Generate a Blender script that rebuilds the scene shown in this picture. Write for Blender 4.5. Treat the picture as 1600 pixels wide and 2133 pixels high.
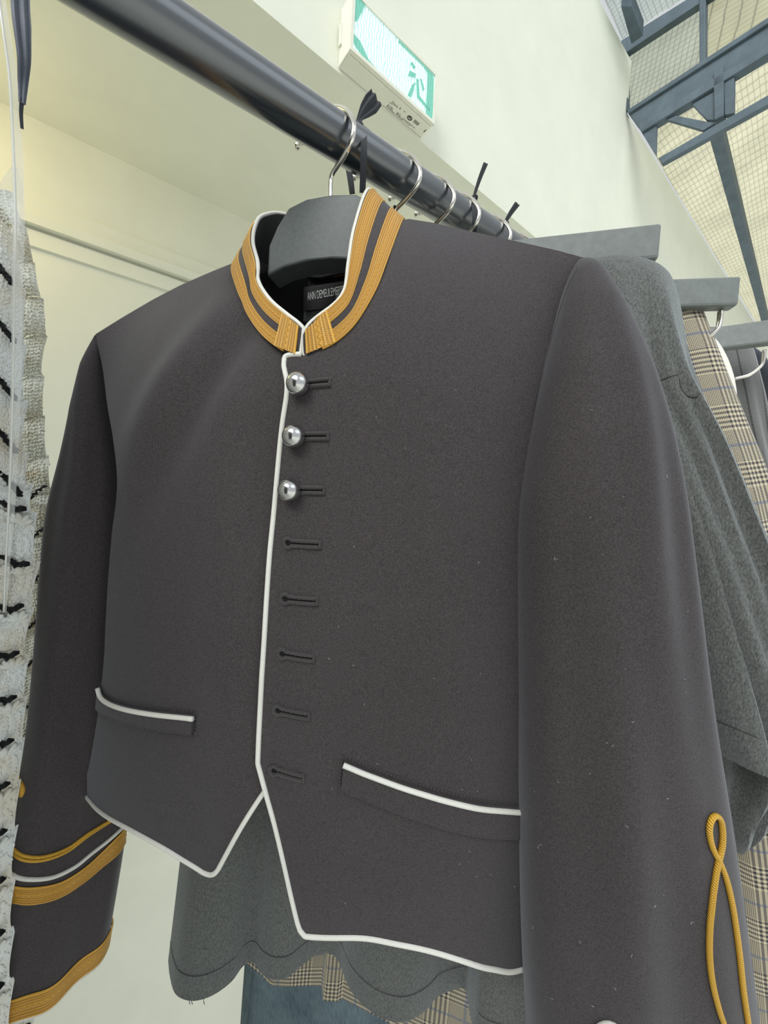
import bpy, bmesh, math, random
import numpy as np
from mathutils import Vector, Matrix
from mathutils.bvhtree import BVHTree
from mathutils.geometry import tessellate_polygon

random.seed(7); rng = np.random.default_rng(7)
for o in list(bpy.data.objects): bpy.data.objects.remove(o, do_unlink=True)
scene = bpy.context.scene
COL = scene.collection

# ------------------------------------------------------------------ camera
FPX, CX, CY = 800.0, 800.0, 1066.5          # focal length and centre in pixels of the 1600x2133 frame
HOR_Y, HOR_S = 1030.0, 0.058                # horizon height and tilt
CAM_H = 1.40
upc = np.array([HOR_S, -1.0, (HOR_Y-CY)/FPX]); upc /= np.linalg.norm(upc)
fwd = np.array([0, 0, 1.0])
Yw = fwd-upc*upc[2]; Yw /= np.linalg.norm(Yw); Xw = np.cross(Yw, upc)
M3 = np.array([Xw, Yw, upc])                # camera (right, down, forward) -> world
CAM = np.array([0, 0, CAM_H])
cd = bpy.data.cameras.new('camera'); cam = bpy.data.objects.new('camera', cd); COL.objects.link(cam)
cd.sensor_fit = 'HORIZONTAL'; cd.sensor_width = 36.0; cd.lens = FPX/1600*36.0
cd.clip_start = 0.02; cd.clip_end = 100
bx, by, bz = M3[:, 0], -M3[:, 1], -M3[:, 2]
cam.matrix_world = Matrix(((bx[0], by[0], bz[0], 0), (bx[1], by[1], bz[1], 0), (bx[2], by[2], bz[2], CAM_H), (0, 0, 0, 1)))
scene.camera = cam

# ------------------------------------------------------------------ world, light, exposure
w = bpy.data.worlds.new('World'); scene.world = w; w.use_nodes = True
wn = w.node_tree.nodes; wl = w.node_tree.links
bg = wn['Background']; bg.inputs['Color'].default_value = (0.93, 0.98, 1.0, 1); bg.inputs['Strength'].default_value = 0.66
sd = bpy.data.lights.new('skylight_sun', 'SUN'); sd.energy = 2.75; sd.angle = math.radians(36); sd.color = (0.97, 1.0, 0.98)
sun = bpy.data.objects.new('skylight_sun', sd); COL.objects.link(sun)
sun.rotation_euler = Vector((0.58, 1.0, -0.84)).to_track_quat('-Z', 'Y').to_euler()
ad = bpy.data.lights.new('shop_lamp', 'AREA'); ad.energy = 3.0; ad.size = 0.4; ad.color = (1.0, 0.80, 0.40)
al = bpy.data.objects.new('shop_lamp', ad); COL.objects.link(al)
al.location = (-1.45, 0.86, 2.45); al.rotation_euler = (Vector((-0.9, 1.9, 1.5))-Vector(al.location)).to_track_quat('-Z', 'Y').to_euler()
kd = bpy.data.lights.new('roof_daylight', 'AREA'); kd.shape = 'RECTANGLE'; kd.size = 3.0; kd.size_y = 2.0; kd.energy = 20; kd.color = (0.78, 0.91, 1.0)
kl = bpy.data.objects.new('roof_daylight', kd); COL.objects.link(kl)
kl.location = (2.2, -1.6, 4.0); kl.rotation_euler = (Vector((0.1, 0.4, 1.5))-Vector(kl.location)).to_track_quat('-Z', 'Y').to_euler()
vs = scene.view_settings
vs.view_transform = 'Standard'; vs.look = 'None'; vs.gamma = 1.0; vs.use_curve_mapping = False; vs.exposure = 0.03

# ------------------------------------------------------------------ unprojection (pixel -> direction from the eye)
def ray(x, y):
    r = M3 @ np.array([x-CX, y-CY, FPX]); return r/np.linalg.norm(r)
def at(x, y, Y):
    r = ray(x, y); return CAM+r/r[1]*Y
def hit_plane(x, y, p0, nrm):
    r = ray(x, y); return CAM+r*(np.dot(np.asarray(p0)-CAM, nrm)/np.dot(r, nrm))

# ------------------------------------------------------------------ materials
def newmat(name):
    m = bpy.data.materials.new(name); m.use_nodes = True
    return m, m.node_tree.nodes, m.node_tree.links, m.node_tree.nodes['Principled BSDF']
def N(nd, t, **k):
    n = nd.new(t)
    for a, b in k.items(): setattr(n, a, b)
    return n
def coords(nd, lk, kind='Object', scale=(1, 1, 1)):
    tc = N(nd, 'ShaderNodeTexCoord'); mp = N(nd, 'ShaderNodeMapping'); mp.inputs['Scale'].default_value = scale
    lk.new(tc.outputs[kind], mp.inputs['Vector']); return mp.outputs['Vector']
def noise(nd, lk, vec, scale, detail=4, rough=.6):
    n = N(nd, 'ShaderNodeTexNoise'); n.inputs['Scale'].default_value = scale; n.inputs['Detail'].default_value = detail
    n.inputs['Roughness'].default_value = rough; lk.new(vec, n.inputs['Vector']); return n.outputs['Fac']
def ramp(nd, lk, fac, stops):
    r = N(nd, 'ShaderNodeValToRGB'); e = r.color_ramp.elements
    while len(e) < len(stops): e.new(0.5)
    for el, (p, c) in zip(e, stops): el.position = p; el.color = tuple(c)+(1,)
    lk.new(fac, r.inputs['Fac']); return r.outputs['Color']
def bump(nd, lk, fac, strength, dist, pb):
    b = N(nd, 'ShaderNodeBump'); b.inputs['Strength'].default_value = strength; b.inputs['Distance'].default_value = dist
    lk.new(fac, b.inputs['Height']); lk.new(b.outputs['Normal'], pb.inputs['Normal'])
def math_(nd, lk, op, a, b=None, c=None):
    n = N(nd, 'ShaderNodeMath', operation=op)
    for i, v in enumerate((a, b, c)):
        if v is None: continue
        if isinstance(v, (int, float)): n.inputs[i].default_value = v
        else: lk.new(v, n.inputs[i])
    return n.outputs[0]
def mixc(nd, lk, fac, a, b, mode='MIX'):
    n = N(nd, 'ShaderNodeMix', data_type='RGBA', blend_type=mode)
    for s, v in ((n.inputs[0], fac), (n.inputs[6], a), (n.inputs[7], b)):
        if isinstance(v, (int, float)): s.default_value = v
        elif isinstance(v, tuple): s.default_value = v+(1,) if len(v) == 3 else v
        else: lk.new(v, s)
    return n.outputs[2]

def cloth(name, c0, c1, scale=900, rough=.9, sheen=.25, bstr=.25, bdist=.0004, stretch=(1, 1, 1), speck=None, sheen_tint=(1, 1, 1), sheen_rough=.5):
    m, nd, lk, pb = newmat(name)
    v = coords(nd, lk, 'Object', stretch)
    f = noise(nd, lk, v, scale, 3, .7)
    col = ramp(nd, lk, f, [(.3, c0), (.7, c1)])
    big = noise(nd, lk, v, 9, 3)
    col = mixc(nd, lk, .35, col, ramp(nd, lk, big, [(.3, (.72, .72, .72)), (.7, (1, 1, 1))]), 'MULTIPLY')
    if speck:
        sp = noise(nd, lk, v, 420, 1, .5)
        col = mixc(nd, lk, ramp(nd, lk, sp, [(.76, (0, 0, 0)), (.80, (1, 1, 1))]), col, speck)
    lk.new(col, pb.inputs['Base Color'])
    pb.inputs['Roughness'].default_value = rough
    pb.inputs['Sheen Weight'].default_value = sheen; pb.inputs['Sheen Roughness'].default_value = sheen_rough
    pb.inputs['Sheen Tint'].default_value = tuple(sheen_tint)+(1,)
    pb.inputs['Specular IOR Level'].default_value = .2
    bump(nd, lk, f, bstr, bdist, pb)
    return m
def plain(name, col, rough=.5, metal=0, spec=.5, vscale=None, bs=.1, bd=.0005, var=.12):
    m, nd, lk, pb = newmat(name)
    v = coords(nd, lk, 'Object'); f = noise(nd, lk, v, vscale or 60, 4)
    a = tuple(x*(1-var) for x in col); b = tuple(min(1, x*(1+var)) for x in col)
    lk.new(ramp(nd, lk, f, [(.3, a), (.7, b)]), pb.inputs['Base Color'])
    pb.inputs['Roughness'].default_value = rough; pb.inputs['Metallic'].default_value = metal
    pb.inputs['Specular IOR Level'].default_value = spec
    if bs: bump(nd, lk, f, bs, bd, pb)
    return m

MAT = {}
MAT['jacket'] = cloth('jacket_wool', (.035, .0292, .0302), (.084, .0712, .0740), 800, .8, .27, .5, .0005, sheen_tint=(.86, .90, 1.0), sheen_rough=.42)
MAT['jacket_dark'] = cloth('jacket_lining', (.010, .010, .011), (.016, .015, .016), 1200, .7, .1, .2, .0003)
MAT['thread'] = cloth('dark_thread', (.035, .031, .031), (.085, .077, .076), 2000, .8, .2, .5, .0004)
MAT['slit'] = plain('slit_black', (.004, .004, .004), .9, bs=0)
MAT['piping'] = cloth('white_piping', (.78, .76, .69), (.88, .86, .80), 900, .55, .1, .1, .0002)
MAT['tee'] = cloth('charcoal_jersey', (.058, .060, .057), (.190, .194, .184), 750, .95, .40, .8, .0009, stretch=(1, 1, .45), sheen_tint=(.85, .93, 1.0))
MAT['hanger'] = plain('black_hanger', (.10, .112, .110), .5, 0, .5, 300, .06, .0003)
MAT['bar'] = plain('painted_bar', (.17, .185, .18), .5, 0, .5, 120, .1, .0003)
MAT['rail'] = plain('rail_black_lacquer', (.012, .019, .029), .30, .0, .9, 500, .05, .0002)
_pb = MAT['rail'].node_tree.nodes['Principled BSDF']; _pb.inputs['Coat Weight'].default_value = 1.0; _pb.inputs['Coat Roughness'].default_value = .22; _pb.inputs['Coat IOR'].default_value = 1.8
MAT['chrome'] = plain('chrome_wire', (.80, .76, .70), .14, 1, .5, 40, .02, .0002, .05)
MAT['button'] = plain('silver_button', (.62, .61, .60), .17, 1, .5, 40, .02, .0002, .05)
MAT['ribbon'] = cloth('black_ribbon', (.012, .014, .018), (.028, .031, .038), 2200, .6, .3, .4, .0003)
MAT['ribbon_grey'] = cloth('grey_satin', (.06, .07, .10), (.12, .135, .18), 1200, .45, .5, .2, .0002)
MAT['wall'] = plain('wall_paint', (.80, .805, .69), .85, 0, .2, 5, .05, .003, .03)
MAT['light_block'] = plain('light_block_charcoal', (.05, .05, .05), .85, 0, .2, 6, .05, .002, .06)  # near-black, so the added left wall bounces no light
MAT['steel'] = plain('blue_grey_steel', (.085, .115, .14), .6, 0, .4, 12, .15, .002, .2)
MAT['floor'] = plain('floor_concrete', (.90, .91, .85), .6, 0, .4, 6, .1, .002, .03)
MAT['housing'] = plain('sign_housing', (.82, .81, .70), .5, 0, .4, 20, 0, 0, .03)
MAT['print'] = plain('black_print', (.03, .03, .03), .7, bs=0)
MAT['green'] = None
MAT['white_shirt'] = cloth('white_cotton', (.78, .76, .66), (.88, .86, .78), 500, .9, .2, .1, .0003)
MAT['dark_navy'] = cloth('navy_wool', (.02, .025, .035), (.045, .05, .065), 900, .9, .3, .3, .0004)
MAT['label'] = cloth('label_satin', (.006, .006, .006), (.012, .012, .012), 1500, .5, .1, .1, .0002)
MAT['lettering'] = plain('lettering_cream', (.92, .91, .86), .7, bs=0)
MAT['fastener'] = None

def braid_mat():
    m, nd, lk, pb = newmat('gold_braid')
    tc = N(nd, 'ShaderNodeTexCoord'); sp = N(nd, 'ShaderNodeSeparateXYZ'); lk.new(tc.outputs['UV'], sp.inputs[0])
    x, y = sp.outputs[0], sp.outputs[1]                    # x metres along, y 0..1 across
    tw = math_(nd, lk, 'SINE', math_(nd, lk, 'ADD', math_(nd, lk, 'MULTIPLY', x, 4200.0), math_(nd, lk, 'MULTIPLY', y, 40.0)))
    zz = math_(nd, lk, 'SINE', math_(nd, lk, 'MULTIPLY', x, 1300.0))
    d = math_(nd, lk, 'ABSOLUTE', math_(nd, lk, 'SUBTRACT', math_(nd, lk, 'SUBTRACT', y, .5), math_(nd, lk, 'MULTIPLY', zz, .035)))
    chain = math_(nd, lk, 'SUBTRACT', 1.0, math_(nd, lk, 'SMOOTH_MIN', math_(nd, lk, 'MULTIPLY', d, 26.0), 1.0, .2))
    DK, LT, MD = (.33, .145, .010), (.88, .49, .060), (.68, .34, .028)
    col = ramp(nd, lk, y, [(0, MD), (.05, LT), (.11, DK), (.18, MD), (.26, DK), (.31, LT), (.36, DK), (.42, MD), (.5, MD), (.58, MD), (.64, DK), (.69, LT), (.74, DK), (.81, MD), (.89, DK), (.95, LT), (1, MD)])
    st = chain
    col = mixc(nd, lk, math_(nd, lk, 'MULTIPLY', chain, .75), col, (.34, .16, .018))
    col = mixc(nd, lk, math_(nd, lk, 'MULTIPLY_ADD', tw, .12, .12), col, (.25, .10, .012))
    lk.new(col, pb.inputs['Base Color']); pb.inputs['Roughness'].default_value = .5
    pb.inputs['Sheen Weight'].default_value = .15
    h = math_(nd, lk, 'ADD', math_(nd, lk, 'MULTIPLY', tw, .3), math_(nd, lk, 'ADD', chain, st))
    bump(nd, lk, h, .5, .0004, pb)
    return m
MAT['braid'] = braid_mat()
def cord_mat():
    m, nd, lk, pb = newmat('gold_cord')
    tc = N(nd, 'ShaderNodeTexCoord'); sp = N(nd, 'ShaderNodeSeparateXYZ'); lk.new(tc.outputs['UV'], sp.inputs[0])
    tw = math_(nd, lk, 'SINE', math_(nd, lk, 'ADD', math_(nd, lk, 'MULTIPLY', sp.outputs[0], 3800.0), math_(nd, lk, 'MULTIPLY', sp.outputs[1], 12.56)))
    lk.new(ramp(nd, lk, math_(nd, lk, 'MULTIPLY_ADD', tw, .5, .5), [(.1, (.50, .25, .015)), (.8, (.86, .50, .05))]), pb.inputs['Base Color'])
    pb.inputs['Roughness'].default_value = .45; bump(nd, lk, tw, .6, .0005, pb); return m
MAT['cord'] = cord_mat()

def check_mat(S=1.0):
    m, nd, lk, pb = newmat('glen_check')
    tc = N(nd, 'ShaderNodeTexCoord'); sp = N(nd, 'ShaderNodeSeparateXYZ'); lk.new(tc.outputs['UV'], sp.inputs[0])
    nz = noise(nd, lk, coords(nd, lk, 'UV', (1, 1, 1)), 300, 2)
    def thr(a, off):
        a = math_(nd, lk, 'ADD', a, off)
        wide = math_(nd, lk, 'GREATER_THAN', math_(nd, lk, 'FRACT', math_(nd, lk, 'MULTIPLY', a, 170.0/S)), .5)
        fine = math_(nd, lk, 'GREATER_THAN', math_(nd, lk, 'FRACT', math_(nd, lk, 'MULTIPLY', a, 560.0/S)), .5)
        blk = math_(nd, lk, 'GREATER_THAN', math_(nd, lk, 'FRACT', math_(nd, lk, 'MULTIPLY', a, 14.0/S)), .55)
        r = math_(nd, lk, 'ADD', math_(nd, lk, 'MULTIPLY', wide, blk), math_(nd, lk, 'MULTIPLY', fine, math_(nd, lk, 'SUBTRACT', 1.0, blk)))
        bl = math_(nd, lk, 'LESS_THAN', math_(nd, lk, 'ABSOLUTE', math_(nd, lk, 'SUBTRACT', math_(nd, lk, 'FRACT', math_(nd, lk, 'MULTIPLY', a, 14.0/S)), .27)), .022)
        return r, bl
    a, b1 = thr(sp.outputs[0], 10.0); b, b2 = thr(sp.outputs[1], 10.02)
    tw = math_(nd, lk, 'GREATER_THAN', math_(nd, lk, 'FRACT', math_(nd, lk, 'MULTIPLY', math_(nd, lk, 'ADD', sp.outputs[0], math_(nd, lk, 'ADD', sp.outputs[1], math_(nd, lk, 'MULTIPLY', nz, .001))), 800.0/S)), .5)
    v = math_(nd, lk, 'ADD', math_(nd, lk, 'MULTIPLY', a, tw), math_(nd, lk, 'MULTIPLY', b, math_(nd, lk, 'SUBTRACT', 1.0, tw)))
    both = math_(nd, lk, 'MULTIPLY', math_(nd, lk, 'ADD', a, b), .5)
    v = math_(nd, lk, 'MULTIPLY_ADD', both, .65, math_(nd, lk, 'MULTIPLY', v, .35))
    col = ramp(nd, lk, v, [(.05, (.60, .53, .38)), (.5, (.27, .22, .15)), (.95, (.03, .03, .045))])
    col = mixc(nd, lk, math_(nd, lk, 'MULTIPLY', math_(nd, lk, 'MAXIMUM', b1, b2), .45), col, (.04, .09, .22))
    lk.new(col, pb.inputs['Base Color']); pb.inputs['Roughness'].default_value = .95; pb.inputs['Sheen Weight'].default_value = .2
    bump(nd, lk, math_(nd, lk, 'MULTIPLY_ADD', tw, .4, nz), .4, .0006, pb)
    return m
MAT['check'] = check_mat()
def denim_mat():
    m, nd, lk, pb = newmat('faded_denim')
    v = coords(nd, lk, 'UV', (700, 60, 1)); f = noise(nd, lk, v, 1.0, 4, .7)
    g = noise(nd, lk, coords(nd, lk, 'UV', (1, 1, 1)), 14, 3)
    k = math_(nd, lk, 'ADD', math_(nd, lk, 'MULTIPLY', f, .6), math_(nd, lk, 'MULTIPLY', g, .5))
    lk.new(ramp(nd, lk, k, [(.35, (.028, .055, .085)), (.75, (.19, .25, .28))]), pb.inputs['Base Color'])
    pb.inputs['Roughness'].default_value = .9; bump(nd, lk, f, .4, .0006, pb); return m
MAT['denim'] = denim_mat()
def pin_mat():
    m, nd, lk, pb = newmat('pinstripe_wool')
    tc = N(nd, 'ShaderNodeTexCoord'); sp = N(nd, 'ShaderNodeSeparateXYZ'); lk.new(tc.outputs['UV'], sp.inputs[0])
    fr = math_(nd, lk, 'FRACT', math_(nd, lk, 'MULTIPLY', sp.outputs[0], 38.0))
    dash = math_(nd, lk, 'GREATER_THAN', math_(nd, lk, 'FRACT', math_(nd, lk, 'MULTIPLY', sp.outputs[1], 300.0)), .4)
    li = math_(nd, lk, 'MULTIPLY', math_(nd, lk, 'LESS_THAN', fr, .09), dash)
    f = noise(nd, lk, coords(nd, lk, 'Object'), 900, 3)
    col = ramp(nd, lk, f, [(.3, (.10, .10, .102)), (.7, (.15, .148, .148))])
    lk.new(mixc(nd, lk, li, col, (.012, .012, .014)), pb.inputs['Base Color'])
    pb.inputs['Roughness'].default_value = .9; pb.inputs['Sheen Weight'].default_value = .4
    bump(nd, lk, f, .3, .0004, pb); return m
MAT['pin'] = pin_mat()
def knit_mat(name, ca, cb, cc):
    m, nd, lk, pb = newmat(name)
    v = coords(nd, lk, 'Object'); f = noise(nd, lk, v, 22, 3); g = noise(nd, lk, v, 700, 3)
    col = ramp(nd, lk, f, [(.36, ca), (.52, cb), (.70, cc)])
    lk.new(mixc(nd, lk, .4, col, ramp(nd, lk, g, [(.3, (.55, .55, .55)), (.65, (1, 1, 1))]), 'MULTIPLY'), pb.inputs['Base Color'])
    pb.inputs['Roughness'].default_value = .9; pb.inputs['Sheen Weight'].default_value = .2
    bump(nd, lk, g, .7, .001, pb); return m
MAT['knit'] = knit_mat('cream_crochet', (.86, .80, .68), (.90, .91, .87), (.93, .95, .94))
MAT['knit_back'] = knit_mat('oat_crochet', (.56, .51, .38), (.72, .72, .63), (.80, .81, .74))
MAT['black_yarn'] = cloth('black_yarn', (.004, .004, .005), (.015, .015, .016), 800, .9, .1, .8, .001)

def glass_wire(name, per_m, tint, clear=.5, ratio=1.0):
    m, nd, lk, pb = newmat(name)
    tc = N(nd, 'ShaderNodeTexCoord'); sp = N(nd, 'ShaderNodeSeparateXYZ'); lk.new(tc.outputs['UV'], sp.inputs[0])
    nz = noise(nd, lk, coords(nd, lk, 'UV'), 6, 2)
    def wire(a, k=1.0):
        q = math_(nd, lk, 'ADD', math_(nd, lk, 'MULTIPLY', a, per_m*k), math_(nd, lk, 'MULTIPLY', nz, .5))
        return math_(nd, lk, 'LESS_THAN', math_(nd, lk, 'FRACT', q), .11)
    g = math_(nd, lk, 'MAXIMUM', wire(sp.outputs[0], ratio), wire(sp.outputs[1]))
    dirt = ramp(nd, lk, noise(nd, lk, coords(nd, lk, 'UV'), 3, 5, .7), [(.3, tuple(.86*c for c in tint)), (.7, tint)])
    col = mixc(nd, lk, math_(nd, lk, 'MULTIPLY', g, .42), dirt, (.30, .31, .28))
    tr = N(nd, 'ShaderNodeBsdfTranslucent'); lk.new(col, tr.inputs['Color'])
    tp = N(nd, 'ShaderNodeBsdfTransparent'); lk.new(col, tp.inputs['Color'])
    mx = N(nd, 'ShaderNodeMixShader'); mx.inputs[0].default_value = clear
    lk.new(tr.outputs[0], mx.inputs[1]); lk.new(tp.outputs[0], mx.inputs[2])
    gl = N(nd, 'ShaderNodeBsdfGlossy'); gl.inputs['Roughness'].default_value = .25
    mx2 = N(nd, 'ShaderNodeMixShader'); mx2.inputs[0].default_value = .05
    lk.new(mx.outputs[0], mx2.inputs[1]); lk.new(gl.outputs[0], mx2.inputs[2])
    lk.new(mx2.outputs[0], nd['Material Output'].inputs['Surface']); return m
MAT['wired'] = glass_wire('wired_glass', 40.0, (.98, .95, .80), .5, .38)
MAT['wired_fine'] = glass_wire('wired_glass_fine', 36.0, (.97, .98, .88), .9)
MAT['corrugated'] = glass_wire('ribbed_glass', 44.0, (.92, .95, .93), .9)
def sign_mat(name, ca, cb, e):
    m, nd, lk, pb = newmat(name)
    tc = N(nd, 'ShaderNodeTexCoord'); sp = N(nd, 'ShaderNodeSeparateXYZ'); lk.new(tc.outputs['UV'], sp.inputs[0])
    nz = noise(nd, lk, coords(nd, lk, 'UV'), 26, 3)
    s = math_(nd, lk, 'SINE', math_(nd, lk, 'ADD', math_(nd, lk, 'MULTIPLY', sp.outputs[0], 620.0), math_(nd, lk, 'MULTIPLY', nz, 16.0)))
    col = ramp(nd, lk, math_(nd, lk, 'MULTIPLY_ADD', s, .5, .5), [(.1, ca), (.5, cb)])
    lk.new(col, pb.inputs['Base Color']); lk.new(col, pb.inputs['Emission Color']); pb.inputs['Emission Strength'].default_value = e
    pb.inputs['Roughness'].default_value = .3; return m
MAT['sign_face'] = sign_mat('sign_face', (.44, .72, .72), (.82, .97, .96), .35)
MAT['green'] = sign_mat('sign_green', (.16, .52, .40), (.22, .60, .47), .12)
def clear_mat():
    m, nd, lk, pb = newmat('clear_plastic')
    f = noise(nd, lk, coords(nd, lk, 'Object'), 30, 2)
    lk.new(ramp(nd, lk, f, [(.3, (.86, .87, .84)), (.7, (.95, .95, .93))]), pb.inputs['Base Color'])
    pb.inputs['Roughness'].default_value = .25; pb.inputs['Alpha'].default_value = .22; return m
MAT['fastener'] = clear_mat()
MAT['fastener_edge'] = plain('plastic_edge', (.85, .84, .78), .3, 0, .5, 40, 0, 0, .04)

# ------------------------------------------------------------------ object helpers
def link(name, me, mat=None, parent=None, smooth=True):
    o = bpy.data.objects.new(name, me); COL.objects.link(o)
    if mat: me.materials.append(MAT[mat] if isinstance(mat, str) else mat)
    if smooth and len(me.polygons): me.polygons.foreach_set('use_smooth', [True]*len(me.polygons))
    if parent: o.parent = parent; o.matrix_parent_inverse = parent.matrix_world.inverted()
    return o
def tag(o, label=None, cat=None, group=None, kind=None):
    if label: o['label'] = label
    if cat: o['category'] = cat
    if group: o['group'] = group
    if kind: o['kind'] = kind
    return o
def thing(name, loc, label, cat, group=None):
    o = bpy.data.objects.new(name, None); COL.objects.link(o); o.location = tuple(float(v) for v in loc); o.empty_display_size = .05
    o.matrix_world = Matrix.Translation(o.location)
    return tag(o, label, cat, group)
def mesh(name, V, F, mat=None, parent=None, smooth=True, uv=None):
    me = bpy.data.meshes.new(name); me.from_pydata([tuple(map(float, v)) for v in V], [], F); me.update()
    if uv is not None:
        lay = me.uv_layers.new(name='UVMap')
        for l in me.loops: lay.data[l.index].uv = (float(uv[l.vertex_index][0]), float(uv[l.vertex_index][1]))
    return link(name, me, mat, parent, smooth)
def solid(o, t, off=-1):
    s = o.modifiers.new('thickness', 'SOLIDIFY'); s.thickness = t; s.offset = off
    e = o.modifiers.new('crisp_rim', 'EDGE_SPLIT'); e.split_angle = math.radians(48); return o
def spline(P, n, closed=False):
    P = np.asarray(P, float)
    if closed: Q = np.vstack([P[-1], P, P[0], P[1]])
    else: Q = np.vstack([2*P[0]-P[1], P, 2*P[-1]-P[-2]])
    d = []
    segs = len(Q)-3
    for i in range(segs):
        p0, p1, p2, p3 = Q[i:i+4]
        for t in np.linspace(0, 1, 24, endpoint=False):
            d.append(.5*((2*p1)+(p2-p0)*t+(2*p0-5*p1+4*p2-p3)*t*t+(3*p1-p0-3*p2+p3)*t**3))
    d.append(Q[-2]); d = np.array(d)
    return resample(d, n)
def resample(d, n):
    d = np.asarray(d, float)
    s = np.r_[0, np.cumsum(np.linalg.norm(np.diff(d, axis=0), axis=1))]
    t = np.linspace(0, s[-1], n)
    return np.stack([np.interp(t, s, d[:, k]) for k in range(d.shape[1])], 1)
def unit(v):
    v = np.asarray(v, float); n = np.linalg.norm(v, axis=-1, keepdims=True); return v/np.maximum(n, 1e-12)
def tube(name, P, r, mat, parent=None, seg=8, closed=False, caps=True, flat=1.0):
    P = np.asarray(P, float); n = len(P)
    T = unit(np.gradient(P, axis=0)) if not closed else unit(np.roll(P, -1, 0)-np.roll(P, 1, 0))
    a = np.array([0, 0, 1.0]) if abs(T[0][2]) < .9 else np.array([1.0, 0, 0])
    X = unit(a-T[0]*np.dot(a, T[0])); V = []; UV = []; s = 0
    R = np.broadcast_to(np.asarray(r, float), (n,))
    for i in range(n):
        X = unit(X-T[i]*np.dot(X, T[i])); Y = np.cross(T[i], X)
        if i: s += np.linalg.norm(P[i]-P[i-1])
        for k in range(seg):
            c = 2*math.pi*k/seg
            V.append(P[i]+R[i]*(X*math.cos(c)+Y*math.sin(c)*flat)); UV.append((s, k/seg))
    F = []
    m = n if closed else n-1
    for i in range(m):
        j = (i+1) % n
        for k in range(seg):
            F.append((i*seg+k, i*seg+(k+1) % seg, j*seg+(k+1) % seg, j*seg+k))
    if caps and not closed:
        F.append(tuple(range(seg-1, -1, -1))); F.append(tuple((n-1)*seg+k for k in range(seg)))
    return mesh(name, V, F, mat, parent, True, UV)
def grid(name, nu, nv, f, mat, parent=None, wrap=False, uvf=None, capb=False):
    V = []; UV = []
    for j in range(nv):
        for i in range(nu):
            V.append(f(i, j)); UV.append(uvf(i, j) if uvf else (i/(nu-1), j/(nv-1)))
    F = []
    for j in range(nv-1):
        for i in range(nu if wrap else nu-1):
            i2 = (i+1) % nu
            F.append((j*nu+i, j*nu+i2, (j+1)*nu+i2, (j+1)*nu+i))
    return mesh(name, V, F, mat, parent, True, UV)
def box(name, C, A, B, Cc, mat, parent=None, bev=0):
    """box with centre C and half-axis vectors A, B, Cc"""
    C, A, B, Cc = map(lambda v: np.asarray(v, float), (C, A, B, Cc)); V = []
    for sx in (-1, 1):
        for sy in (-1, 1):
            for sz in (-1, 1): V.append(C+sx*A+sy*B+sz*Cc)
    F = [(0, 1, 3, 2), (4, 6, 7, 5), (0, 4, 5, 1), (2, 3, 7, 6), (0, 2, 6, 4), (1, 5, 7, 3)]
    o = mesh(name, V, F, mat, parent, False)
    if bev:
        b = o.modifiers.new('bevel', 'BEVEL'); b.width = bev; b.segments = 2
    return o
def prism(name, pts, ext, mat, parent=None, bev=0, uvs=1.0):
    """polygon pts (3-D, planar) extruded by vector ext"""
    pts = [np.asarray(p, float) for p in pts]; n = len(pts); ext = np.asarray(ext, float)
    V = pts+[p+ext for p in pts]
    tri = tessellate_polygon([[Vector(p) for p in pts]])
    F = [tuple(t) for t in tri]+[tuple(n+i for i in reversed(t)) for t in tri]
    F += [(i, (i+1) % n, n+(i+1) % n, n+i) for i in range(n)]
    e1 = unit(pts[1]-pts[0]); e2 = unit(np.cross(unit(ext), e1))
    uv = [((v-pts[0])@e1*uvs, (v-pts[0])@e2*uvs) for v in V]
    o = mesh(name, V, F, mat, parent, False, uv)
    bm = bmesh.new(); bm.from_mesh(o.data); bmesh.ops.recalc_face_normals(bm, faces=bm.faces); bm.to_mesh(o.data); bm.free()
    if bev:
        b = o.modifiers.new('bevel', 'BEVEL'); b.width = bev; b.segments = 2; b.limit_method = 'ANGLE'
    return o
def sheet(name, poly, step, mapf, mat, parent=None, thick=.0015):
    """polygon in 2-D cut into a fine grid and mapped to a curved 3-D surface"""
    poly = np.asarray(poly, float)
    bm = bmesh.new(); vs_ = [bm.verts.new((p[0], p[1], 0)) for p in poly]; bm.faces.new(vs_)
    lo, hi = poly.min(0), poly.max(0)
    for ax in (0, 1):
        no = (1, 0, 0) if ax == 0 else (0, 1, 0)
        for c in np.arange(math.floor(lo[ax]/step)*step, hi[ax], step):
            co = (c+1e-5, 0, 0) if ax == 0 else (0, c+1e-5, 0)
            bmesh.ops.bisect_plane(bm, geom=bm.verts[:]+bm.edges[:]+bm.faces[:], plane_co=co, plane_no=no, dist=1e-6)
    bmesh.ops.triangulate(bm, faces=[f for f in bm.faces if len(f.verts) > 4])
    uvl = bm.loops.layers.uv.new('UVMap')
    for f in bm.faces:
        for l in f.loops: l[uvl].uv = (l.vert.co.x, l.vert.co.y)
    P = np.array([(v.co.x, v.co.y) for v in bm.verts]); Q = mapf(P[:, 0], P[:, 1])
    for v, q in zip(bm.verts, Q): v.co = q
    me = bpy.data.meshes.new(name); bm.to_mesh(me); bm.free()
    o = link(name, me, mat, parent)
    if thick: solid(o, thick, 0)
    return o
def bvh_of(o):
    me = o.data
    return BVHTree.FromPolygons([o.matrix_world @ v.co for v in me.vertices], [tuple(p.vertices) for p in me.polygons])
def cast(tree, px, py, off=0.0):
    r = Vector(ray(px, py)); h, n, i, d = tree.ray_cast(Vector(CAM), r)
    if h is None:
        best = None
        for t in np.arange(.2, .8, .01):
            q = Vector(CAM)+r*float(t); hh, nn, ii, dd = tree.find_nearest(q)
            if best is None or dd < best[0]: best = (dd, hh, nn)
        h, n = best[1], best[2]
    if n.dot(r) > 0: n = -n
    return np.array(h), np.array(n)
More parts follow.
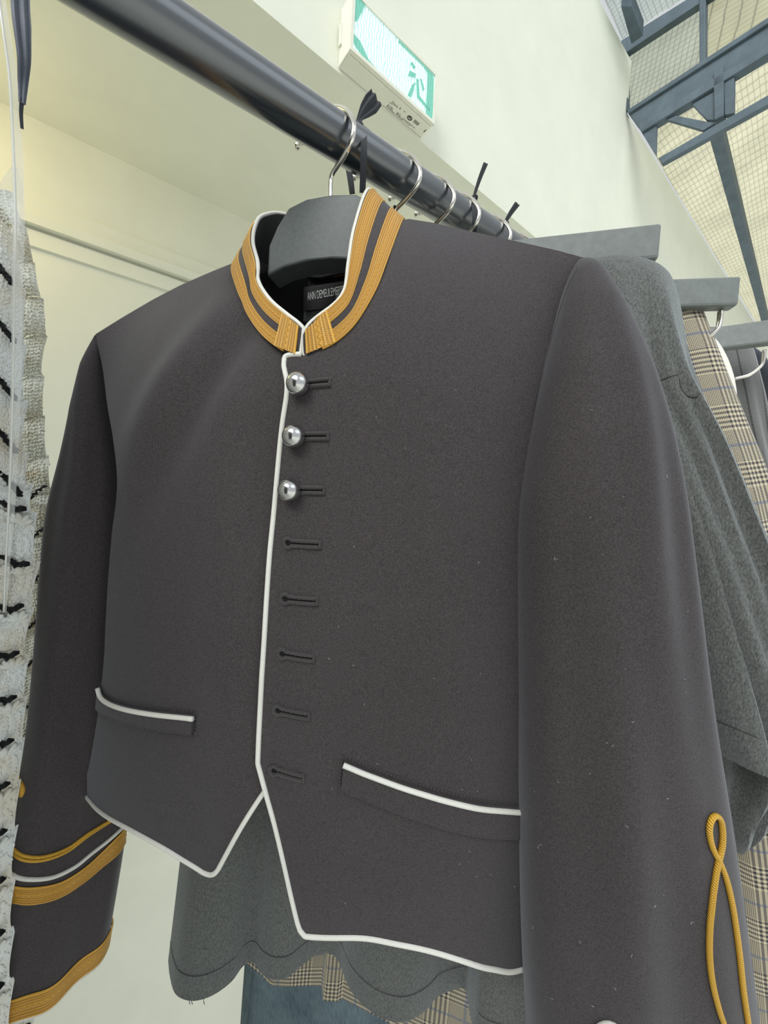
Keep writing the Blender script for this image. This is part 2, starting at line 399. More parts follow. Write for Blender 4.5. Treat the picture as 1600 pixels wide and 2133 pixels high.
def text_mesh(name, s, origin, ex, ey, width, height, mat, parent):
    cu = bpy.data.curves.new(name, 'FONT'); cu.body = s
    t = bpy.data.objects.new(name, cu); COL.objects.link(t)
    me = bpy.data.meshes.new_from_object(t.evaluated_get(bpy.context.evaluated_depsgraph_get()))
    bpy.data.objects.remove(t, do_unlink=True)
    co = np.array([v.co for v in me.vertices]); lo, hi = co.min(0), co.max(0)
    ex, ey, origin = map(np.asarray, (ex, ey, origin))
    for v in me.vertices:
        a = (v.co.x-lo[0])/(hi[0]-lo[0])*width; b = (v.co.y-lo[1])/(hi[1]-lo[1])*height
        v.co = origin+ex*a+ey*b
    return link(name, me, mat, parent, False)
# a tube of cloth between two edge curves
def cloth_tube(name, rows, mat, parent, nu=72, nv=60, power=2.2, folds=(), bend=None, uvscale=1.0, capt=True, seam=0.0):
    """rows: (left point, right point, half depth). front faces the eye."""
    L = spline([r[0] for r in rows], nv); R = spline([r[1] for r in rows], nv)
    k = np.linspace(0, 1, len(rows)); kk = np.linspace(0, 1, nv)
    # sample depth by the same parameter as the spline's arc length of the mid curve
    mid = np.array([(np.asarray(r[0])+np.asarray(r[1]))/2 for r in rows])
    s = np.r_[0, np.cumsum(np.linalg.norm(np.diff(mid, axis=0), axis=1))]; s /= s[-1]
    b = np.interp(kk, s, [r[2] for r in rows])
    rings = []
    for j in range(nv):
        C = (L[j]+R[j])/2; A = (R[j]-L[j])/2; wl = np.linalg.norm(A)
        mj = (L[min(j+1, nv-1)]+R[min(j+1, nv-1)])/2-(L[max(j-1, 0)]+R[max(j-1, 0)])/2
        B = np.cross(unit(A), unit(mj)); B = unit(B)
        if np.dot(B, CAM-C) < 0: B = -B
        row = []
        for i in range(nu):
            th = 2*math.pi*i/nu+seam; c, s_ = math.cos(th), math.sin(th)
            rr = (abs(c)**power+abs(s_)**power)**(-1/power)
            d = b[j]*s_*rr
            a = c*rr
            for (amp, freq, ph, drift, lo_, hi_) in folds:
                wgt = min(1, max(0, (kk[j]-lo_)/max(1e-6, hi_-lo_)))
                d += amp*wgt*math.sin(freq*a*math.pi+ph+drift*kk[j])*(1-abs(a)**4)*(1 if s_ > 0 else .6)
            row.append(C+A*a+B*d)
        rings.append(row)
    rings = np.array(rings)
    # metric uv
    u = np.zeros((nv, nu)); v = np.zeros((nv, nu))
    for j in range(nv):
        dd = np.linalg.norm(np.diff(rings[j], axis=0), axis=1); u[j] = np.r_[0, np.cumsum(dd)]; u[j] -= u[j][nu//4]
    for j in range(1, nv): v[j] = v[j-1]+np.linalg.norm((rings[j]-rings[j-1]).mean(0))
    o = grid(name, nu, nv, lambda i, j: rings[j, i], mat, parent, wrap=True, uvf=lambda i, j: (u[j, i]*uvscale, v[j, i]*uvscale))
    if capt:
        me = o.data; bm = bmesh.new(); bm.from_mesh(me); bm.verts.ensure_lookup_table()
        bm.faces.new([bm.verts[i] for i in range(nu)]); bm.to_mesh(me); bm.free()
    return o

# ================================================================== ROOM
dv = ray(1825, 1092); D = unit(np.array([dv[0], dv[1], 0])); Q = np.array([-D[1], D[0], 0]); Z = np.array([0, 0, 1.0])
def W(t, q, z): return CAM+D*t+Q*q+Z*z           # metres along the wall, into the wall, above the eye
QW = 1.10                                         # upper wall face
ZB = 1.157*QW                                     # its lower edge
QN = ZB/.651                                      # back wall of the niche
ZT = 2.165*QW; ZT2 = 2.44*QW; TB = 2.316*QW
T0, T1 = -6.0, 16.0
def wallbox(name, t0, t1, q0, q1, z0, z1, mat='wall', kind='structure'):
    o = box(name, W((t0+t1)/2, (q0+q1)/2, (z0+z1)/2), D*(t1-t0)/2, Q*(q1-q0)/2, Z*(z1-z0)/2, mat)
    return tag(o, kind=kind)
wallbox('wall_upper', T0, TB, QW, QW+.25, ZB, ZT2)
wallbox('wall_upper_far', TB, T1, QW, QW+.25, ZB, ZT)
wallbox('ceiling', T0, T1, QW+.25, QN+.3, ZB, ZB+.12)
wallbox('wall_back', T0, T1, QN, QN+.2, -CAM_H, ZB)
wallbox('floor', T0, T1, -8, QN, -CAM_H-.1, -CAM_H, 'floor')
wl_ = box('light_block_wall', W(-2.4, .1, .1), D*.05, Q*(QN-.1), Z*1.5, 'light_block'); tag(wl_, kind='structure')  # unseen dark wall, added to block light from the left
# stepped cornice of the niche
z2, z1_, z0_ = .4215*QN, .458*QN, .505*QN
wallbox('trim_1', T0, T1, QN-.018, QN, z1_+.002, z0_)
wallbox('trim_2', T0, T1, QN-.04, QN, z1_-.004, z1_+.03)
wallbox('trim_3', T0, T1, QN-.015, QN, z2, z1_-.016)
# thin shadow gaps are the recesses left between these boards
# ---- glazed roof: everything sits on real planes: gable glazing at t = TB, sloping roof beyond
def gable(px, py, dt=0.0):                        # point on the vertical plane t = TB+dt
    return hit_plane(px, py, W(TB+dt, 0, 0), D)
RS = math.tan(math.radians(12))
def roof(px, py, up=0.0):                         # point on the roof plane that rises away from the wall top
    nrm = unit(np.cross(D, -Q+Z*RS)); return hit_plane(px, py, W(0, QW, ZT+up), nrm)
def bar2(name, a, b, width, depth, mat, parent, side=None):
    a, b = np.asarray(a), np.asarray(b); ax = unit(b-a)
    side = D if side is None else side
    hgt = unit(np.cross(ax, side)); sd_ = unit(np.cross(hgt, ax))
    return box(name, (a+b)/2, (b-a)/2, hgt*width/2, sd_*depth/2, mat, parent, .004)
sk = thing('glazed_roof', W(TB, QW, ZT), 'blue-grey steel roof frame with wired glass panes above the white wall', 'skylight')
def bandbar(name, p, q, r, s, depth=.07):        # member seen as the band p-q (upper edge), r-s (lower edge) on the gable plane
    P = [gable(*x, -depth/2) for x in (p, q, s, r)]
    return prism(name, P, D*depth, 'steel', sk, .004)
bandbar('main_beam', (1309, 236), (1700, -16), (1328, 263), (1700, 36), .03)
bandbar('beam_flange', (1306, 229), (1700, -30), (1309, 236), (1700, -16), .06)
bandbar('beam_flange', (1327, 260), (1700, 32), (1336, 275), (1700, 50), .05)
bandbar('lower_chord', (1371, 329), (1700, 140), (1378, 342), (1700, 162), .03)
bandbar('top_beam', (1294, 84), (1470, -26), (1303, 110), (1500, -22), .04)
bandbar('gable_frame', (1293.5, 84), (1305, 84), (1297, 215), (1306, 232), .05)
bandbar('gable_mullion', (1456, -20), (1470, -20), (1457, 138), (1469, 130), .05)
bandbar('end_plate', (1332, 268), (1368, 258), (1370, 330), (1366, 322), .02)
bandbar('post', (1487, 148), (1508, 134), (1488, 250), (1508, 240), .05)
bandbar('post_web', (1508, 150), (1530, 138), (1510, 240), (1529, 236), .03)
bandbar('diagonal_brace', (1386, 249), (1409, 240), (1465, 272), (1490, 256), .02)
bandbar('gusset', (1440, 216), (1488, 190), (1472, 250), (1488, 250), .02)
# rafter running along the wall, on the sloping roof
def on_roof(name, a, b, wpx, depth):
    P = [roof(a[0]-wpx[0]/2, a[1], -.02), roof(a[0]+wpx[0]/2, a[1], -.02), roof(b[0]+wpx[1]/2, b[1], -.02), roof(b[0]-wpx[1]/2, b[1], -.02)]
    return prism(name, P, np.array([0, 0, depth]), 'steel', sk, .004)
on_roof('rafter', (1489, 275), (1601, 700), (30, 13), .09)
on_roof('rafter', (1660, 150), (1700, 640), (34, 14), .09)
tpt = lambda px: roof(*px, .012)
def pane(pts, f, mat, ext, uvs=1.0): return prism('glass_pane', [f(*p) for p in pts], ext, mat, sk, 0, uvs)
gz = np.array([0, 0, .006])
rf = lambda x, y: roof(x, y, .075)
pane([(1312, 230), (1380, 352), (1586, 690), (1606, 705), (1490, 270), (1475, 200)], rf, 'wired', gz)
pane([(1478, 200), (1493, 270), (1609, 705), (1690, 640), (1650, 150), (1600, 60)], rf, 'wired', gz)
pane([(1653, 150), (1693, 640), (1900, 640), (1900, 100)], rf, 'wired', gz)
gb = lambda x, y: gable(x, y, .03)
pane([(1300, 96), (1457, -10), (1457, 140), (1303, 233)], gb, 'wired_fine', D*.006)
pane([(1469, -20), (1700, -180), (1700, 0), (1469, 133)], gb, 'wired', D*.006)
nr2 = lambda x, y: hit_plane(x, y, W(0, QW, ZT2+.03), unit(np.cross(D, -Q+Z*.1)))
pane([(1232, -60), (1296, 82), (1312, 70), (1420, 0), (1420, -90)], nr2, 'corrugated', gz)
P = [nr2(1296, -20), nr2(1318, -20), nr2(1342, 44), nr2(1318, 62)]
prism('rafter', P, np.array([0, 0, -.08]), 'steel', sk, .004)

# ================================================================== EXIT SIGN
QS = .943*QW; ZS0, ZS1 = 1.166*QW, 1.318*QW
def sign_t(px, py):
    r = ray(px, py); return np.dot(r, D)/np.dot(r, Q)*QS
TS0, TS1 = sign_t(727, 107), sign_t(903, 262)
es = thing('exit_sign', W((TS0+TS1)/2, QW, ZS0), 'green and white box exit sign mounted on the white upper wall', 'sign')
box('housing', W((TS0+TS1)/2, (QS+QW)/2+.004, (ZS0+ZS1)/2), D*(TS1-TS0)/2, Q*(QW-QS-.008)/2, Z*(ZS1-ZS0)/2, 'housing', es, .004)
fr = .010
for nm, a0, a1, b0, b1 in (('face_frame', TS0, TS1, ZS0, ZS0+fr), ('face_frame', TS0, TS1, ZS1-fr, ZS1), ('face_frame', TS0, TS0+fr, ZS0+fr, ZS1-fr), ('face_frame', TS1-fr, TS1, ZS0+fr, ZS1-fr)):
    box(nm, W((a0+a1)/2, QS, (b0+b1)/2), D*(a1-a0)/2, Q*.006, Z*(b1-b0)/2, 'housing', es)
V = [W(TS0+fr, QS-.001, ZS0+fr), W(TS1-fr, QS-.001, ZS0+fr), W(TS1-fr, QS-.001, ZS1-fr), W(TS0+fr, QS-.001, ZS1-fr)]
face = prism('face_panel', V, Q*.004, 'sign_face', es)
def sg(cx_, cy_):                                # photograph detail -> point on the sign's face
    return hit_plane(690+cx_/6.667, cy_/6.667, W(0, QS-.0025, 0), Q)
def inside(p):
    d = p-CAM; t = np.dot(d, D); z = d[2]
    t = min(max(t, TS0+fr), TS1-fr); z = min(max(z, ZS0+fr), ZS1-fr); return W(t, QS-.0025, z)
for pts in ([(1290, 950), (1335, 1000), (1330, 1250), (1312, 1560), (1335, 1640), (1405, 1710), (1425, 1090), (1340, 990)],
            [(330, -40), (420, -60), (470, 60), (430, 170), (350, 300), (320, 290)],
            [(312, 470), (400, 570), (520, 830), (640, 970), (850, 1190), (600, 975), (470, 830), (312, 600)],
            [(1185, 1090), (1215, 1110), (1225, 1330), (1365, 1510), (1365, 1550), (1190, 1345)],
            [(1232, 1090), (1255, 1100), (1295, 1245), (1272, 1262)],
            [(1090, 980), (1180, 1030), (1165, 1080), (1065, 1050)],
            [(1120, 855), (1170, 930), (1160, 960), (1100, 890)],
            [(1120, 1180), (1175, 1140), (1110, 1350), (1060, 1330)],
            [(940, 560), (1420, 1040), (1420, 1075), (1260, 900), (1100, 745), (940, 590)]):
    prism('pictogram', [inside(sg(*p)) for p in pts], -Q*.0008, 'green', es)
def sb(cx_, cy_): return hit_plane(690+cx_/6.667, cy_/6.667, W(0, 0, ZS0-.0006), Z)
o0 = sb(838, 1432); ex = unit(sb(1260, 1840)-sb(780, 1460)); ex = D
text_mesh('lettering', 'Dura', o0, D, -Q, .024, .0075, 'print', es)
def bars(x0, y0, n, step, lw, lh, wmax):         # rows of small print, too small to read
    V, F = [], []
    p = sb(x0, y0)
    for k in range(n):
        L_ = wmax*(.35+.65*random.random()); x = 0
        while x < L_:
            wv = random.uniform(.003, .009)
            for (a, b) in ((x, 0), (x+wv, 0), (x+wv, -lh), (x, -lh)): V.append(p+D*a+Q*(k*step+b+lh))
            m = len(V); F.append((m-4, m-3, m-2, m-1)); x += wv+random.uniform(.001, .003)
    return V, F
V, F = [], []
for (x0, y0, n, st, lw, lh, wm) in ((815, 1420, 1, .005, 0, .0018, .018), (960, 1490, 2, .004, 0, .002, .006), (790, 1450, 3, .0042, 0, .0018, .035), (1010, 1540, 1, .005, 0, .0016, .01), (920, 1560, 3, .0042, 0, .0018, .03), (1000, 1640, 2, .0045, 0, .0016, .06)):
    v, f = bars(x0, y0, n, st, lw, lh, wm); F += [tuple(i+len(V) for i in q) for q in f]; V += v
tag(mesh('small_print', V, F, 'print', es, False), kind='stuff')
ring = [sb(1090, 1640)+D*.0085*math.cos(a)+Q*.006*math.sin(a) for a in np.linspace(0, 2*math.pi, 28, endpoint=False)]
tube('logo_ring', ring, .0014, 'print', es, 6, True)
tube('logo_ring', [sb(1090, 1640)+D*x+Q*y for x, y in ((-.004, .001), (-.001, -.002), (.004, -.001))], .0014, 'print', es, 6)
V, F = [], []
p = sb(1165, 1660)
for k in range(6):
    for j in range(4):
        for (a, b) in ((0, 0), (.0028, 0), (.0028, .0018), (0, .0018)): V.append(p+D*(k*.0038+a)+Q*(j*.003+b))
        m = len(V); F.append((m-4, m-3, m-2, m-1))
tag(mesh('rating_block', V, F, 'print', es, False), kind='stuff')
box('mark', sb(1300, 1820), D*.0012, Q*.006, Z*.0003, 'print', es)
box('side_clip', W(TS0-.002, QW-.012, (ZS0+ZS1)/2), D*.003, Q*.006, Z*.03, 'housing', es)

# ================================================================== CLOTHES RAIL
rd = ray(1808, 991); RD = unit(rd)
P0 = at(700, 284, .38); RR = .0185
def rp(t): return P0+RD*t
tag(tube('clothes_rail', [rp(t) for t in np.linspace(-1.2, 3.0, 40)], RR, 'rail', None, 48), 'thick black tubular clothes rail running under the wall ledge', 'clothes rail')

# ================================================================== JACKET
JA = math.radians(10)
JU = np.array([math.cos(JA), -math.sin(JA), 0]); JN = np.array([-math.sin(JA), -math.cos(JA), 0])
JO = at(615, 745, .30)
NS = -.08                                        # shoulder line lies this far behind the chest
def jl(p): d = np.asarray(p)-JO; return d@JU, d@JN, d@Z
def jw(u, n, z): return JO+np.multiply.outer(u, JU)+np.multiply.outer(n, JN)+np.multiply.outer(z, Z)
def jplane(px, py, n): return hit_plane(px, py, JO+JN*n, JN)
SHL = [(497, 545), (440, 568), (380, 594), (320, 625), (255, 663), (200, 697)]
SHR = [(838, 462), (900, 472), (980, 490), (1080, 512), (1160, 530), (1215, 545)]
shu, shz = [], []
for p in list(reversed(SHL))+SHR:
    u, n, z = jl(jplane(p[0], p[1], NS)); shu.append(u); shz.append(z)
shu, shz = np.array(shu), np.array(shz)
UMIN, UMAX = shu[0], shu[-1]
def NF(u, z):                                    # how far the chest surface stands out at (u, z)
    u = np.asarray(u, float); z = np.asarray(z, float)
    s = np.interp(u, shu, shz)
    B = np.where(u < 0, abs(UMIN)*1.02, UMAX*1.12)
    front = -.075*np.clip(np.abs(u)/B, 0, 1.25)**2.6
    front = front-.012*np.clip((-z-.25)/.25, 0, 1)
    # soft drape: two shallow vertical folds
    front = front+.006*np.exp(-((u+.055+.08*(z+.1))/.03)**2)*np.clip((.05-z)/.2, 0, 1)-.005*np.exp(-((u+.015+.02*z)/.022)**2)*np.clip((.1-z)/.15, 0, 1)
    front = front-.006*np.exp(-((u-.075)/.035)**2)*np.clip((-z-.02)/.2, 0, 1)+.006*np.exp(-((u-.12+.1*z)/.03)**2)*np.clip((-z)/.25, 0, 1)
    front = front-.012*np.exp(-((u+.055-.5*(z-.03))/.020)**2)*np.exp(-((z-.0)/.09)**2)+.009*np.exp(-((u+.10-.5*(z-.03))/.026)**2)*np.exp(-((z-.0)/.09)**2)
    d = np.clip((z-(s-.17))/.17, 0, 1.15)**1.7
    return front*(1-d)+NS*d
def jhit(px, py):
    r = ray(px, py); t = np.arange(.12, .9, .001); p = CAM+t[:, None]*r
    u, n, z = jl(p); g = n-NF(u, z); k = np.where(g < 0)[0]
    if len(k) and k[0] > 0:
        i = k[0]; f = g[i-1]/(g[i-1]-g[i]); tt = t[i-1]+f*.001
    else: tt = t[np.argmin(np.abs(g))]
    u, n, z = jl(CAM+tt*r); return float(u), float(z)
def jsurf(off): return lambda u, z: jw(np.asarray(u), NF(u, z)+off, np.asarray(z))
def jnrm(u, z):
    e = .002; a = jsurf(0)(np.array([u+e]), np.array([z]))[0]-jsurf(0)(np.array([u-e]), np.array([z]))[0]
    b = jsurf(0)(np.array([u]), np.array([z+e]))[0]-jsurf(0)(np.array([u]), np.array([z-e]))[0]
    n = unit(np.cross(a, b)); return n if n@JN > 0 else -n
def jpath(px, n, off, smooth=True):
    uz = np.array([jhit(*p) for p in px]); uz = spline(uz, n) if smooth else resample(uz, n)
    return jsurf(off)(uz[:, 0], uz[:, 1]), uz
jk = thing('military_jacket', jw(0, NS, -.5), 'black cropped band jacket with gold braid collar and white piping, nearest on the rail', 'jacket')
LAP = .004
# --- right-hand front panel (overlaps)
PLK = [(598, 752), (597, 768), (603, 795), (603, 825), (594, 885), (586, 960), (577, 1060), (568, 1150), (561, 1250), (555, 1350), (549, 1450), (545, 1530), (543, 1582)]
TAIL = [(543, 1582), (560, 1645), (578, 1710), (597, 1790), (615, 1870), (628, 1920), (640, 1936)]
HEMR = [(640, 1936), (665, 1938), (720, 1939), (800, 1946), (880, 1962), (960, 1985), (1020, 2003), (1060, 2010), (1095, 2003)]
NKR = [(598, 752), (612, 746), (640, 745), (690, 727), (735, 690), (775, 632), (805, 560), (825, 505), (838, 462)]
ARMR = [(1215, 545), (1185, 600), (1152, 690), (1125, 790), (1105, 880), (1098, 980)]
def uzs(px, n, sm=True):
    a = np.array([jhit(*p) for p in px]); return spline(a, n) if sm else resample(a, n)
plk, tail, hemr, nkr = uzs(PLK, 60), uzs(TAIL, 24), uzs(HEMR, 40), uzs(NKR, 40)
she = np.stack([np.linspace(nkr[-1][0], UMAX, 24), np.interp(np.linspace(nkr[-1][0], UMAX, 24), shu, shz)], 1)
armr = uzs(ARMR, 24)
sideR = np.array([(armr[-1][0]+.02, armr[-1][1]-.06), (armr[-1][0]+.045, armr[-1][1]-.2), (hemr[-1][0]+.06, hemr[-1][1]+.01)])
polyR = np.vstack([plk, tail[1:], hemr[1:], sideR[::-1], armr[::-1][:-1], she[::-1][:-1], nkr[::-1][1:-1]])
fpR = sheet('front_panel', polyR, .007, jsurf(LAP), 'jacket', jk)
# --- left-hand front panel
NKL = [(640, 742), (600, 740), (555, 706), (520, 655), (500, 605), (491, 570), (497, 545)]
ARML = [(200, 697), (207, 730), (222, 820), (236, 905), (245, 980), (244, 1040), (235, 1110), (226, 1220), (220, 1340), (213, 1425), (202, 1510), (188, 1590), (178, 1632)]
HEML = [(178, 1632), (180, 1652), (195, 1674), (260, 1719), (330, 1757), (390, 1793), (425, 1815)]
TIPL = [(425, 1815), (440, 1820), (452, 1814), (466, 1790), (500, 1728), (535, 1672), (566, 1628)]
nkl, arml, heml, tipl = uzs(NKL, 30), uzs(ARML, 60), uzs(HEML, 30), uzs(TIPL, 30)
uL = np.linspace(nkl[-1][0], UMIN, 24); shl = np.stack([uL, np.interp(uL, shu, shz)], 1)
hid = np.array([jhit(*p) for p in [(585, 1560), (600, 1300), (620, 1000), (638, 800)]])
polyL = np.vstack([nkl, shl[1:], arml[1:], heml[1:], tipl[1:], hid])
fpL = sheet('front_panel', polyL, .007, jsurf(0), 'jacket', jk)
# --- back panel
ZH = float(heml[0][1])+.015
def backn(u, z):
    s = np.interp(u, shu, shz); B = np.where(u < 0, abs(UMIN)*1.02, UMAX*1.12)
    b = -.165+.085*np.clip(np.abs(u)/B, 0, 1.1)**2.6
    d = np.clip((z-(s-.10))/.10, 0, 1.1)**1.7
    d = d*np.clip((np.abs(u)-.055)/.03, 0, 1)
    return b*(1-d)+NS*d
ub = np.linspace(UMIN, UMAX, 60)
zb = np.interp(ub, shu, shz)
nkz = float(jl(jplane(665, 580, -.15))[2])
nkz += .018
kb = np.clip((.062-np.abs(ub+.015))/.018, 0, 1); zb = zb*(1-kb)+np.maximum(zb, nkz)*kb
polyB = np.vstack([np.stack([ub, zb], 1), [(UMAX*1.08, 0), (UMAX*1.05, ZH), (0, ZH-.02), (UMIN*.95, ZH), (UMIN, 0)]])
sheet('back_panel', polyB, .012, lambda u, z: jw(u, backn(u, z), z), 'jacket', jk)
polyI = polyB.copy(); polyI[:60, 1] -= .022*np.clip((np.abs(ub)-.07)/.03, 0, 1)
sheet('lining', polyI, .014, lambda u, z: jw(u, backn(u, z)+.006*np.clip((.26-np.abs(u))/.1, 0, 1), z), 'jacket_dark', jk)
# --- white piping
PR = .0021
def pipe(name, px, off, n=120, r=PR, ext=None):
    P_, uz = jpath(px, n, off); return tube(name, P_, r, 'piping', jk, 8)
edgeR = np.vstack([plk, tail[1:], hemr[1:]])
tube('edge_piping', resample(jsurf(LAP+.0008)(edgeR[:, 0], edgeR[:, 1]), 320), PR, 'piping', jk, 8)
P_, _ = jpath([(598, 752), (601, 747), (610, 744), (622, 743), (633, 743)], 24, LAP+.0008); tube('edge_piping', P_, PR, 'piping', jk, 8)
edgeL = np.vstack([heml, tipl[1:]])
tube('edge_piping', resample(jsurf(.0008)(edgeL[:, 0], edgeL[:, 1]), 200), PR, 'piping', jk, 8)
# --- pockets: raised welt, piping on its upper edge, rows of stitching
def dashes(name, uz, off, parent, dl=.0018, gap=.0011, r=.00042):
    s = np.r_[0, np.cumsum(np.linalg.norm(np.diff(uz, axis=0), axis=1))]; V, F = [], []
    f = jsurf(off)
    x = 0
    while x+dl < s[-1]:
        ab = np.array([[np.interp(x, s, uz[:, 0]), np.interp(x, s, uz[:, 1])], [np.interp(x+dl, s, uz[:, 0]), np.interp(x+dl, s, uz[:, 1])]])
        p = f(ab[:, 0], ab[:, 1]); t = unit(p[1]-p[0]); b = unit(np.cross(t, JN)); m = len(V)
        for q in p:
            for sx, sy in ((-1, 0), (0, 1), (1, 0)): V.append(q+b*sx*r*1.5+JN*sy*r*1.6)
        F += [(m, m+1, m+4, m+3), (m+1, m+2, m+5, m+4)]
        x += dl+gap
    return tag(mesh(name, V, F, 'thread', parent, False), kind='stuff')
def pocket(top, bot, lap, flip):
    a, b = uzs(top, 40), uzs(bot, 40)
    wt = sheet('pocket_welt', np.vstack([a, b[::-1]]), .005, jsurf(lap+.0032), 'jacket', jk, .003)
    P_ = jsurf(lap+.0048)(a[:, 0], a[:, 1]-.0018); tube('piping', P_, .0021, 'piping', wt, 8)
    dashes('stitching', a+np.array([0, .0028]), lap+.0012, wt)
    dashes('stitching', b-np.array([0, .0018]), lap+.0012, wt)
    e = 0 if not flip else -1
    sgn = -1 if not flip else 1
    dashes('stitching', resample(np.array([a[e]+(sgn*.0016, .0028), b[e]+(sgn*.0016, -.0018)]), 12), lap+.0012, wt)
    # low ridge where the welt is turned at its lower edge
    P_ = jsurf(lap+.0040)(b[:, 0], b[:, 1]); tube('welt_fold', P_, .0010, 'jacket', wt, 6)
pocket([(722, 1574), (770, 1594), (830, 1616), (900, 1638), (960, 1654), (1020, 1665), (1085, 1671), (1125, 1673)],
       [(716, 1630), (770, 1652), (830, 1676), (900, 1700), (960, 1716), (1020, 1726), (1085, 1731), (1125, 1733)], LAP, False)
pocket([(212, 1425), (217, 1442), (232, 1455), (260, 1466), (310, 1476), (360, 1482), (409, 1487)],
       [(208, 1470), (214, 1478), (232, 1488), (260, 1499), (310, 1511), (360, 1519), (405, 1524)], 0.0, True)
# --- buttons and buttonholes
def button(px, py):
    u, z = jhit(px, py); c = jsurf(LAP)(np.array([u]), np.array([z]))[0]; n = unit(jnrm(u, z)+.15*unit(CAM-c))
    x = unit(np.cross(Z, n)); y = np.cross(n, x); r = .0088
    prof = [(.0, -.002), (.25, -.002), (.3, .12), (.72, .22), (.93, .42), (1.0, .70), (.985, .80), (.965, .83), (.975, .86), (.93, 1.08), (.80, 1.33), (.60, 1.51), (.36, 1.62), (.14, 1.66), (0, 1.665)]
    V, F = [], []; S = 40
    for (a, h) in prof:
        for k in range(S):
            th = 2*math.pi*k/S; V.append(c+r*(a*(x*math.cos(th)+y*math.sin(th))+h*n))
    for i in range(len(prof)-1):
        for k in range(S): F.append((i*S+k, i*S+(k+1) % S, (i+1)*S+(k+1) % S, (i+1)*S+k))
    return mesh('button', V, F, 'button', jk)
def buttonhole(a, b, eye=True):
    ua, ub_ = np.array(jhit(*a)), np.array(jhit(*b)); ax = unit(ub_-ua); ay = np.array([-ax[1], ax[0]]); L_ = np.linalg.norm(ub_-ua)
    hw, er = .0021, .0037
    loop = []
    if eye:
        for th in np.linspace(math.radians(38), math.radians(322), 18): loop.append((er+er*math.cos(th), er*math.sin(th)))
    else: loop += [(0, hw), (0, -hw)]
    loop = [(x, y) for x, y in loop]
    loop = [(L_, hw)]+[(L_*f, hw) for f in (.8, .6, .42)]+loop+[(L_*f, -hw) for f in (.42, .6, .8)]+[(L_, -hw)]
    uv = np.array([ua+ax*x+ay*y for x, y in loop]); uv = resample(uv, 70)
    P_ = jsurf(LAP+.0016)(uv[:, 0], uv[:, 1])
    wob = .00022*np.sin(np.arange(70)*2.4)
    h = tube('buttonhole', P_+np.outer(wob, Z), .00135+np.abs(wob), 'thread', jk, 6)
    e2 = np.array([ua+ax*(L_+.0006)+ay*y for y in np.linspace(-.0032, .0032, 8)]); tube('bar_tack', jsurf(LAP+.0015)(e2[:, 0], e2[:, 1]), .0011, 'thread', h, 6)
    sl = [(x, y*.62) for x, y in loop]; sl = np.array([ua+ax*x+ay*y for x, y in sl])
    sheet('slit', sl, .02, jsurf(LAP+.0011), 'slit', h, 0)
    return h
for p in ((633, 808), (625, 913), (616, 1022)): button(*p)
for a, b in (((630, 806), (690, 800)), ((624, 912), (686, 911)), ((616, 1021), (678, 1022))): buttonhole(a, b, False)
for a, b in (((598, 1129), (670, 1133)), ((592, 1243), (664, 1249)), ((586, 1355), (657, 1366)), ((577, 1471), (647, 1484)), ((569, 1594), (636, 1611))): buttonhole(a, b)
# --- sleeves
def sl_rows(rows): return [(at(a[0], a[1], ya), at(b[0], b[1], yb), d) for (a, b, ya, yb, d) in rows]
slR = cloth_tube('sleeve', sl_rows([
    ((1200, 549), (1213, 547), .340, .340, .004), ((1172, 610), (1243, 574), .328, .330, .020), ((1143, 715), (1278, 650), .314, .318, .034),
    ((1112, 850), (1318, 765), .302, .308, .045), ((1090, 980), (1350, 880), .297, .304, .050), ((1079, 1100), (1378, 1010), .295, .302, .052),
    ((1080, 1300), (1410, 1230), .295, .302, .052), ((1084, 1500), (1440, 1440), .295, .302, .052), ((1089, 1750), (1487, 1700), .296, .303, .052),
    ((1095, 2000), (1530, 1970), .298, .305, .052), ((1103, 2150), (1552, 2130), .30, .307, .052), ((1115, 2420), (1578, 2390), .303, .31, .05)]),
    'jacket', jk, 96, 110, 2.25, folds=((.0022, 2.0, .4, 5.0, .05, .3), (.0015, 3.1, 1.0, -4.0, .1, .3)))
slL = cloth_tube('sleeve', sl_rows([
    ((200, 699), (210, 703), .428, .428, .004), ((187, 745), (226, 790), .430, .432, .02), ((167, 830), (248, 890), .432, .440, .032),
    ((136, 940), (262, 1000), .430, .448, .035), ((104, 1060), (268, 1105), .428, .452, .035), ((86, 1200), (267, 1225), .424, .456, .035),
    ((70, 1380), (264, 1380), .420, .460, .035), ((52, 1540), (264, 1520), .415, .465, .034), ((27, 1690), (264, 1645), .410, .470, .032),
    ((12, 1810), (262, 1728), .404, .474, .030), ((6, 1930), (248, 1820), .401, .476, .030), ((-5, 2119), (224, 1953), .398, .478, .028)]),
    'jacket', jk, 96, 110, 2.1, folds=((.0024, 2.2, .4, 9.0, .05, .25), (.0014, 1.4, 2.0, -5.0, .1, .3)))
bR, bL = bvh_of(slR), bvh_of(slL)
